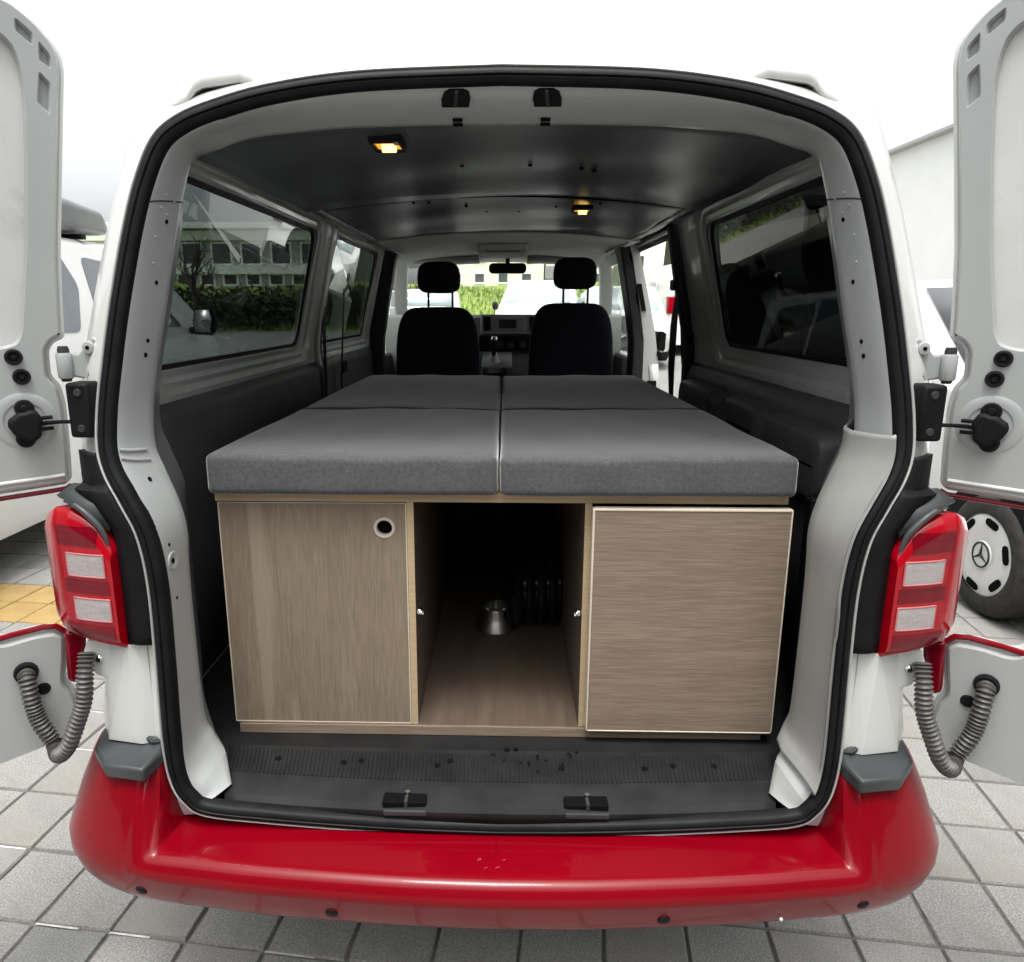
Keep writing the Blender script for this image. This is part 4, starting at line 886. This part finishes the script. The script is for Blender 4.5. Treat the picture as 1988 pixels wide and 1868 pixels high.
def cushion(x0, x1, y0, y1, lbl):
    z0, z1 = 1.1435, 1.226; nx, ny, nz = 22, 26, 6; r = .014
    m = bmesh.new(); mb = MB(); rng = random.Random(lbl)
    cx_, cy_, cz_ = (x0 + x1) / 2, (y0 + y1) / 2, (z0 + z1) / 2; hx, hy, hz = (x1 - x0) / 2, (y1 - y0) / 2, (z1 - z0) / 2
    pa, pb = rng.uniform(0, 6), rng.uniform(0, 6)
    def sp(h, n):   # denser near the edges
        a = [-h, -h + r * .15, -h + r * .4, -h + r * .7, -h + r]; b = [lerp(-h + r, h - r, k / n) for k in range(1, n)]
        return a + b + [-q for q in a[::-1]]
    gx, gy, gz = sp(hx, nx), sp(hy, ny), sp(hz, 4)
    def rp(x, y, z):
        ix, iy, iz = max(-hx + r, min(hx - r, x)), max(-hy + r, min(hy - r, y)), max(-hz + r, min(hz - r, z))
        dv = Vector((x - ix, y - iy, z - iz)); 
        if dv.length > 1e-9: dv = dv.normalized() * r
        p = Vector((ix, iy, iz)) + dv
        w_ = .0022 * math.sin(p.x * 9 + pa) * math.sin(p.y * 7 + pb) + .0012 * math.sin(p.x * 31 + pb) * math.sin(p.z * 40 + p.y * 17)
        cr_ = .004 * (1 - (p.x / hx) ** 2) * (1 - (p.y / hy) ** 2)
        p.z += (w_ + cr_) * (1 if p.z > 0 else .0); p.y += w_ * .8; p.x += w_ * .5
        return (cx_ + p.x, cy_ + p.y, cz_ + p.z)
    for z in (-hz, hz): mb.loft([[rp(x, y, z) for x in gx] for y in gy])
    for y in (-hy, hy): mb.loft([[rp(x, y, z) for x in gx] for z in gz])
    for x in (-hx, hx): mb.loft([[rp(x, y, z) for y in gy] for z in gz])
    m.free()
    o = obj('cushion', mb, FABRIC, None, smooth=70)
    return tag(o, lbl, 'cushion', 'grey mattress cushions on the bed cabinet')
cushion(-.593, -.004, 1.415, 2.118, 'front left grey mattress cushion above the cupboard door with the finger hole')
cushion(.001, .590, 1.415, 2.124, 'front right grey mattress cushion above the wide drawer front')
cushion(-.590, -.003, 2.130, 3.24, 'rear left grey mattress cushion behind the left headrest seat')
cushion(.002, .588, 2.136, 3.24, 'rear right grey mattress cushion next to the open sliding door')
bowl = obj('pet_bowl', MB().lathe([(.052, .0), (.064, .002), (.062, .008), (.050, .030), (.041, .055), (.040, .062), (.042, .065), (.038, .062), (.034, .03), (.0, .022)], (-.012, 1.97, .6125), (0, 0, 1), 40), CHROME)
tag(bowl, 'small stainless steel pet bowl on the floor of the middle cabinet bay', 'bowl')
prof_ = [(0, 0)]
for k in range(5):
    a = k * .033; prof_ += [(.088, a + .001), (.104, a + .006), (.109, a + .014), (.105, a + .023), (.089, a + .031)]
prof_ += [(0, .166)]
roll = obj('ribbed_roll', MB().lathe(prof_, (.028, 2.0, .7225), (1, .1, 0), 40), mat('glossy_black', (.006, .006, .007), .2, coat=.8))
tag(roll, 'black ribbed roll standing beside the steel bowl in the middle bay', 'roll')
bag = obj('dark_bag', soft(-.125, 2.45, 1.03, .035, .10, .085, 3, -.3), BLACK)
tag(bag, 'dark cloth bag hanging inside the middle bay at the upper left', 'bag')
obj('bag_strap', MB().tube([(-.13, 2.43, 1.02), (-.135, 2.44, 1.10), (-.13, 2.46, 1.12)], .008, 8), BLACK, bag)

# ------------------------------------------------------------------ other vehicles
def vehicle(name, loc, rot, label, L, W, prof_top, belt, m, glass_m, windows, group=None, zb=.24, wheels=None, tumble=.20, wr=.32, cat='van', rear=None, mir=None, hole=None, mirm=BLACK, wheel_gap=.02):
    """local frame: +y forward, rear at y=0, x centred"""
    t = thing(name, loc, label, cat, group, world=False, rot=rot)
    ysn = sorted(set([p[0] for p in prof_top] + [L * k / 24 for k in range(25)])); hw = W / 2; rows = []
    def hwf(y, z):
        e = 1 - .10 * max(0, 1 - y / .25) ** 2 - .22 * max(0, 1 - (L - y) / .7) ** 2.2
        return (hw - max(0, z - belt) * tumble) * e - .02 * max(0, (.5 - z)) 
    for y in ysn:
        zt = interp(prof_top, y); r = []
        zz = [zb, zb + .08, .6, min(belt, zt - .06), min(lerp(belt, zt, .5), zt - .05), zt - .045, zt]
        pts = [(hwf(y, zz[0]) - .03, zz[0])] + [(hwf(y, q), q) for q in zz[1:6]] + [(hwf(y, zt) - .06, zt), (hwf(y, zt) * .5, zt + .015)]
        rows.append([(x, y, z) for x, z in pts] + [(-x, y, z) for x, z in pts[::-1]])
    b = MB().loft(rows); b.face(rows[0]); b.face(rows[-1]); b.loft([[r[0] for r in rows], [r[-1] for r in rows]])
    if hole:
        keep = []
        for f in b.f:
            c = sum((Vector(b.v[i]) for i in f), Vector()) / len(f)
            if hole[0] < c.y < hole[1] and c.z > belt and abs(c.x) > hw * .6 and c.x * hole[2] > 0: continue
            keep.append(f)
        b.f = keep
    body = obj('body', b, m, t, smooth=35)
    def wpanel(poly, s, push=.004, mm=None, nm='window'):
        n = 6; P = lambda a, c, h: Vector((s * (hwf(a, c) + push - h), a, c))
        poly = rnd_poly(poly, .05)
        return obj(nm, MB().prism(poly, P, 0, .012), mm or glass_m, t)
    for w_ in windows:
        for s in (-1, 1): wpanel(w_, s)
    # windscreen and rear glass from the roof profile
    for a, c in zip(prof_top, prof_top[1:]):
        dz, dy = abs(c[1] - a[1]), abs(c[0] - a[0])
        if dz > .25 and max(a[1], c[1]) > belt + .3 and min(a[1], c[1]) > belt - .25:
            nrm = Vector((0, -(c[1] - a[1]), (c[0] - a[0]))).normalized(); q = []
            for fr_ in (.10, .90):
                y, z = lerp(a[0], c[0], fr_), lerp(a[1], c[1], fr_); x = hwf(y, z) - .12
                q.append([(-x, y, z), (-x * .5, y, z + .012), (x * .5, y, z + .012), (x, y, z)])
            q = [[Vector(p) + nrm * .016 for p in r] for r in q]
            obj('windscreen' if c[1] < a[1] else 'rear_window', MB().loft(q), glass_m, t, solid=.006)
    for y in (wheels or (.95, L - .95)):
        for s in (-1, 1):
            arch = [(wr * 1.22 * math.cos(a), wr * 1.22 * math.sin(a)) for a in [math.pi * k / 14 for k in range(15)]]
            obj('wheel_arch', MB().prism(arch, lambda a, c, h: Vector((s * (hw - .008 + h), y + a, wr + c)), 0, .012), BLACK, t)
            c = (s * (hw + wheel_gap), y, wr); ax = (-s, 0, 0)
            wl = obj('wheel', MB().lathe([(wr * .66, .004), (wr * .72, .0), (wr * .86, .002), (wr * .96, .018), (wr, .045), (wr, .17), (wr * .9, .2), (0, .2)], c, ax, 40), TYRE, t)
            obj('wheel_cover', MB().lathe([(0, -.004), (wr * .2, -.004), (wr * .23, .004), (wr * .45, .0), (wr * .62, .006), (wr * .67, .012), (wr * .67, .06)], c, ax, 40), HUB, wl)
            if wr > .30:
                for k in range(6):
                    a = 2 * math.pi * k / 6 + .3
                    p = Vector((s * (hw + wheel_gap + .0015), y + wr * .545 * math.cos(a), wr + wr * .545 * math.sin(a)))
                    tt_ = Vector((0, -math.sin(a), math.cos(a))); rr_ = Vector((0, math.cos(a), math.sin(a)))
                    pts = [p + tt_ * (wr * .15 * math.copysign(abs(math.cos(q)) ** .6, math.cos(q))) + rr_ * (wr * .062 * math.copysign(abs(math.sin(q)) ** .6, math.sin(q))) for q in [2 * math.pi * j / 10 for j in range(10)]]
                    obj('cover_slot', MB().add(pts + [q - Vector((s * .006, 0, 0)) for q in pts], [tuple(range(10)), tuple(range(10, 20))] + [(i, (i + 1) % 10, 10 + (i + 1) % 10, 10 + i) for i in range(10)]), DARKHOLE, wl)
    if mir:
        y, z, ms = mir
        for s in (-1, 1):
            mm_ = MB().loft([[(s * (hw + .14 + x * q), y + dy, z + zz * q) for x, zz in ((-.09, -.11), (.07, -.12), (.10, 0), (.08, .13), (-.07, .13), (-.10, 0))] for q, dy in ((.9 * ms, -.02), (ms, 0), (.85 * ms, .10), (.4 * ms, .15))], True)
            mo = obj('wing_mirror', mm_.face(mm_.v[:6]).face(mm_.v[18:24]), mirm, t)
            obj('mirror_glass', MB().add([(s * (hw + .14 + x * .78 * ms), y - .026, z + zz * .78 * ms) for x, zz in ((-.09, -.11), (.07, -.12), (.10, 0), (.08, .13), (-.07, .13), (-.10, 0))], [(0, 1, 2, 3, 4, 5)]), CHROME, mo, solid=.003)
            obj('mirror_arm', MB().cyl((s * (hw - .04), y + .05, z - .09), (s * (hw + .1), y + .05, z - .05), .03, 8), mirm, mo)
    return t, body, hwf

# left neighbour: white van with roof box
lv, lvb, lvh = vehicle('parked_van', (-3.72, 2.1, 0), 0, 'white van parked on the left carrying a grey roof box', 5.6, 1.86,
    [(0, 1.85), (.12, 1.97), (4.0, 1.985), (4.82, 1.44), (5.2, 1.20), (5.6, .85)], 1.28, CARW, CARGLASS,
    [[(.35, 1.36), (1.55, 1.36), (1.55, 1.82), (.40, 1.82)], [(1.65, 1.36), (2.78, 1.36), (2.92, 1.66), (2.80, 1.86), (1.65, 1.86)], [(3.05, 1.36), (4.35, 1.36), (3.75, 1.82), (3.05, 1.86)]], mir=(4.45, 1.40, 1.0))
rb = MB().loft([[(x * q - 3.40, y, 2.12 + z * q2) for x, z in rrect(-.44, .44, -.09, .13, .06)] for y, q, q2 in ((3.2, .3, .3), (3.3, .75, .8), (3.6, .95, 1), (5.2, 1, 1), (5.7, .9, .8), (6.0, .6, .4), (6.08, .3, .2))], True)
rbo = obj('roof_box', rb.face(rb.v[:28]).face(rb.v[-28:]), mat('roof_box_grey', (.16, .165, .17), .4, var=.1), lv and None)
tag(rbo, 'grey streamlined roof box on top of the white van at the left', 'roof box')
for y in (3.9, 5.3):
    rbar = obj('roof_bar', MB().box(-.78, .78, y - 2.1 - .03, y - 2.1 + .03, 1.985, 2.02), BLACK, lv, bevel=.006)
# right neighbour: white van facing the viewer
rv, rvb, rvh = vehicle('parked_car', (3.36, 7.4, 0), math.pi, 'white estate car parked on the right facing the viewer, with a silver wheel cover', 4.75, 1.88,
    [(0, 1.25), (.25, 1.62), (2.5, 1.68), (3.35, 1.13), (4.3, 1.0), (4.75, .70)], 1.06, CARW, DARKGLASS,
    [[(.35, 1.10), (1.3, 1.10), (1.3, 1.56), (.55, 1.52)], [(1.38, 1.10), (2.2, 1.10), (2.2, 1.60), (1.38, 1.58)], [(2.28, 1.10), (3.2, 1.12), (2.55, 1.58), (2.28, 1.60)]],
    wheels=(.85, 3.87), wr=.315, mir=(3.05, 1.20, .8), mirm=MATS['grey_trim_plastic'], cat='car')
NAVY = mat('navy_paint', (.008, .009, .013), .35, coat=.5)
dv, dvb, dvh = vehicle('added_dark_van', (2.9, 7.95, 0), R(-34), 'tall dark van added to darken the right rear window, with a cream patch standing for a reflection', 4.2, 1.5,  # added van, blocks the bright sky beyond the right rear window
    [(0, 2.5), (.15, 2.62), (3.2, 2.62), (3.8, 1.4), (4.2, .9)], 1.2, NAVY, DARKGLASS, [[(.4, 1.3), (1.6, 1.3), (1.6, 2.3), (.4, 2.3)]], wr=.34)
obj('cream_reflection', MB().add([(-.68, -.02, 1.86), (-.50, -.03, 1.90), (-.1, -.03, 2.08), (.3, -.025, 2.18), (.66, -.02, 2.28), (.66, -.02, 2.48), (.3, -.03, 2.44), (-.3, -.03, 2.34), (-.60, -.03, 2.26)], [tuple(range(9))]), CREAM, dv, solid=.02)  # cream patch stands for the reflection in the right rear window
# three-pointed emblem on its near front wheel cover
emx = 3.36 - .94 - .02 - .004
for o in [q for q in rv.children if q.name.startswith('wheel') and not q.name.startswith('wheel_arch')]:
    wc = Vector((0, 0, 0))
    sg = 1 if sum(v.co.x for v in o.data.vertices) > 0 else -1; yy = sum(v.co.y for v in o.data.vertices) / len(o.data.vertices); 
    c = Vector((sg * (.94 + .02 + .005), yy, .315)); mb = MB()
    ring = [c + Vector((0, .062 * math.cos(a), .062 * math.sin(a))) for a in [2 * math.pi * k / 28 for k in range(29)]]
    mb.tube(ring, .005, 6, False)
    for k in range(3):
        a = math.pi / 2 + 2 * math.pi * k / 3; mb.tube([c, c + Vector((0, .058 * math.cos(a), .058 * math.sin(a)))], [.009, .002], 6)
    obj('star_emblem', mb, DGREY, o)
# far vehicles
vehicle('parked_van', (4.72, 17.5, gh(0, 17.5)), R(0), 'distant white van with bright red tail lights beyond the open sliding door', 5.0, 1.9,
    [(0, 1.7), (.1, 2.1), (3.6, 2.12), (4.3, 1.35), (5.0, .9)], 1.2, CARW, PALEGLASS, [[(.3, 1.3), (1.6, 1.3), (1.6, 1.85), (.3, 1.85)], [(1.75, 1.3), (3.0, 1.3), (3.0, 1.85), (1.75, 1.85)]], wr=.36)
for t in [o for o in bpy.data.objects if o.name.startswith('parked_van') and o.type == 'EMPTY' and o.location.y > 17]:
    for s in (-1, 1):
        obj('tail_light', MB().box(*sorted((s * .62, s * .93)), -.03, .25, .95, 1.35), REDL, t, bevel=.03)
        obj('rear_window', MB().box(*sorted((s * .06, s * .78)), -.025, .06, 1.32, 1.85), PALEGLASS, t, bevel=.02)
vehicle('parked_car', (1.25, 20.5, gh(0, 18)), R(172), 'pale people carrier parked ahead, seen through the windscreen between the seats', 4.5, 1.8,
    [(0, 1.2), (.2, 1.60), (2.6, 1.68), (3.5, 1.10), (4.2, .95), (4.5, .7)], 1.0, CARW, PALEGLASS, [[(.4, 1.05), (2.9, 1.05), (2.3, 1.5), (.5, 1.5)]], cat='car', mir=(3.0, 1.1, .7))
vehicle('parked_car', (-1.75, 16.0, gh(0, 17)), R(4), 'bluish white car parked ahead, behind the left front headrest', 4.4, 1.75,
    [(0, 1.1), (.3, 1.48), (2.4, 1.55), (3.3, 1.0), (4.1, .9), (4.4, .65)], .95, CARW, PALEGLASS, [[(.5, 1.0), (2.8, 1.0), (2.2, 1.4), (.6, 1.4)]], cat='car')
vehicle('parked_car', (2.75, 19.5, gh(0, 17)), R(178), 'white estate car parked ahead, behind the right front headrest', 4.4, 1.75,
    [(0, 1.1), (.3, 1.50), (2.4, 1.58), (3.3, 1.0), (4.1, .9), (4.4, .65)], .95, CARW, PALEGLASS, [[(.5, 1.0), (2.8, 1.0), (2.2, 1.42), (.6, 1.42)]], cat='car')

# ------------------------------------------------------------------ surroundings
bk = MB().loft([[(x, y, z + .12 * math.sin(x * .7 + y)) for x in range(-60, 62, 2)] for y, z in ((23.5, .7), (25, 1.1), (28, 2.0), (31, 2.5), (70, 2.6))])
struct(obj('grass_bank', bk, GRASS))
blades = MB()
for k in range(5200):
    x = random.uniform(-9, 9); y = random.uniform(23.6, 30); z = interp([(23.5, .7), (25, 1.1), (28, 2.0), (31, 2.5)], y) + .1 * math.sin(x * .7 + y)
    a = random.uniform(0, 6.28); h = random.uniform(.08, .28); w_ = .035
    blades.add([(x - w_ * math.cos(a), y - w_ * math.sin(a), z), (x + w_ * math.cos(a), y + w_ * math.sin(a), z), (x + random.uniform(-.1, .1), y + random.uniform(-.1, .1), z + h)], [(0, 1, 2)])
o = obj('tall_grass', blades, GRASS, smooth=0, recalc=False); o['kind'] = 'stuff'; o['label'] = 'yellow green grass on the bank ahead'
def building(name, x0, x1, y, z0, z1, m, rows, label, depth=8, band=None, rot=None):
    b = thing(name, ((x0 + x1) / 2, y, z0), label, 'building')
    holes = [(x, x + w_, za, zb_) for (za, zb_, w_, gap, xs, n) in rows for x in [xs + k * (w_ + gap) for k in range(n)]]
    obj('wall', MB().box(x0, x1, y, y + depth, z0, z1), m, b)
    obj('roof', MB().box(x0 - .3, x1 + .3, y - .4, y + depth, z1, z1 + .25), WALLW, b)
    if band:
        for za, zb_ in band: obj('facade_band', MB().box(x0, x1, y - .15, y, za, zb_), WALLW, b)
    for (a, c, za, zb_) in holes:
        f = MB().loft([[(px, py, pz) for px, pz in ((a - q, za - q), (c + q, za - q), (c + q, zb_ + q), (a - q, zb_ + q))] for py, q in ((y, .08), (y - .06, .08), (y - .06, 0), (y - .01, 0))], True)
        wf = obj('window', f, WALLW, b, smooth=0); obj('pane', MB().box(a, c, y - .012, y - .004, za, zb_), PANE, wf, smooth=0)
    return b
building('office_building', -20, -7.0, 34, 1.2, 5.0, WALLG, [(3.5, 4.35, .8, .55, -15.8, 7), (2.6, 3.0, .55, .5, -15.8, 9)], 'low grey office building with dark windows behind the hedge on the left', band=[(3.05, 3.4), (4.5, 4.9)])
building('apartment_building', -4.5, 6, 42, 2.2, 9, WALLP, [(2.95, 3.4, .5, .8, -4.2, 8), (4.1, 4.6, .5, .8, -4.2, 8), (5.4, 5.9, .5, .8, -4.2, 8)], 'pale cream building with small windows above the grass bank ahead')
building('town_house', 7, 14.5, 46, 2.2, 11, WALLW, [(4.0, 4.6, .6, 1.2, 7.8, 3), (6.6, 7.2, .6, 1.2, 7.8, 3)], 'white house beyond the distant van on the right')
# right side building, long wall running away
mat('roof_edge_grey', (.40, .39, .38), .7)
sb = thing('side_building', (11.5, 18, 0), 'long white building with sloping roof edge behind the right open door', 'building')
obj('wall', MB().box(8.4, 15, 8, 26, -.1, 4.75), WALLW, sb); obj('roof_edge', MB().box(8.2, 8.45, 7.8, 26, 4.75, 4.81), MATS['roof_edge_grey'], sb)
def leafcloud(rng, n, fn, size):
    m = MB()
    for _ in range(n):
        c = fn(rng); a = Vector((rng.gauss(0, 1), rng.gauss(0, 1), rng.gauss(0, 1))).normalized(); b = a.cross(Vector((rng.gauss(0, 1), rng.gauss(0, 1), rng.gauss(0, 1)))).normalized()
        q = size * rng.uniform(.6, 1.3); c = Vector(c); m.add([c - a * q, c + b * q * .5, c + a * q, c - b * q * .5], [(0, 1, 2, 3)])
    return m
rng = random.Random(3)
hd = thing('hedge', (-10, 24.6, .8), 'dense green hedge along the road, seen through the left rear window', 'hedge')
obj('foliage', leafcloud(rng, 9000, lambda r: (r.uniform(-19, -2.6), 24.6 + r.gauss(0, .45), .85 + r.random() ** .7 * (1.15 + .25 * math.sin(r.uniform(-19, -4)))), .12), LEAF, hd, smooth=0, recalc=False)
obj('stem', MB().box(-19, -2.6, 24.4, 24.8, .8, 1.6), BARK, hd)
def baretree(x, y, z, h, label):
    t = thing('bare_tree', (x, y, z), label, 'tree'); r = random.Random(x); m = MB(); tw = MB()
    def br(p, d, l, rad, dep):
        q = p + d * l; (m if dep < 2 else tw).tube([p, p.lerp(q, .5) + Vector((r.gauss(0, .03), r.gauss(0, .03), 0)) * l, q], [rad, rad * .8, rad * .6], 5, False)
        if dep < 5:
            for _ in range(3 if dep else 5):
                nd = (d + Vector((r.gauss(0, .5), r.gauss(0, .5), r.gauss(.1, .3)))).normalized(); br(p.lerp(q, r.uniform(.45, 1)), nd, l * r.uniform(.55, .75), rad * .55, dep + 1)
    br(Vector((x, y, z)), Vector((0, 0, 1)), h * .36, .10, 0)
    obj('trunk', m, BARK, t); obj('crown', tw, BARK, t)
baretree(-9.7, 23.4, .8, 3.6, 'bare leafless tree in front of the low grey office building')
baretree(6.6, 11.5, 0, 2.0, 'small bare bush in the gap beside the right open door')
def tree(x, y, z, h, label, m):
    t = thing('leafy_tree', (x, y, z), label, 'tree'); r = random.Random(y); mt = MB()
    mt.tube([(x, y, z), (x + .1, y, z + h * .3), (x, y + .1, z + h * .6)], [.18, .13, .07], 8)
    for _ in range(7):
        a = r.uniform(0, 6.28); mt.tube([(x, y, z + h * r.uniform(.3, .5)), (x + math.cos(a) * h * .22, y + math.sin(a) * h * .22, z + h * r.uniform(.6, .8))], [.06, .02], 6)
    cl = [(x + r.gauss(0, h * .14), y + r.gauss(0, h * .14), z + h * r.uniform(.45, .95), h * r.uniform(.09, .17)) for _ in range(16)]
    def fn(rr):
        c = rr.choice(cl); v = Vector((rr.gauss(0, 1), rr.gauss(0, 1), rr.gauss(0, 1))).normalized() * c[3] * rr.random() ** .4; return (c[0] + v.x, c[1] + v.y, c[2] + v.z)
    obj('trunk', mt, BARK, t); obj('crown', leafcloud(r, 5200, fn, h * .022), m, t, smooth=0, recalc=False)
tree(7.0, 33, 2.5, 7.5, 'fresh green tree beyond the open sliding door', LEAF2)
sg_t = thing('street_sign', (1.7, 26, 1.4), 'small grey street sign on a post on the grass bank ahead', 'sign')
obj('post', MB().cyl((1.4, 26, 1.4), (1.4, 26, 3.0), .04, 8), DGREY, sg_t); obj('sign_panel', MB().box(1.4, 2.1, 25.95, 26.0, 2.5, 2.95), MGREY, sg_t, bevel=.06)

bb = thing('reflection_block', (0, -15, 0), 'brick block added out of view behind the viewer to darken reflections', 'building')  # unseen block, added so the paint reflects something darker than sky
obj('wall', MB().box(-32, 32, -25, -14, -.1, 8.6), mat('dull_brick', (.14, .115, .10), .9, var=.2, vscale=3), bb)
obj('roof', MB().box(-32.4, 32.4, -25.4, -13.6, 8.6, 8.9), DGREY, bb)
for k in range(16):
    for z in (1.0, 3.7, 6.4):
        x = -29 + k * 3.8
        wf = obj('window', MB().box(x - .08, x + 1.58, -14.0, -13.95, z - .08, z + 1.48), WALLG, bb, smooth=0); obj('pane', MB().box(x, x + 1.5, -13.96, -13.93, z, z + 1.4), PANE, wf, smooth=0)
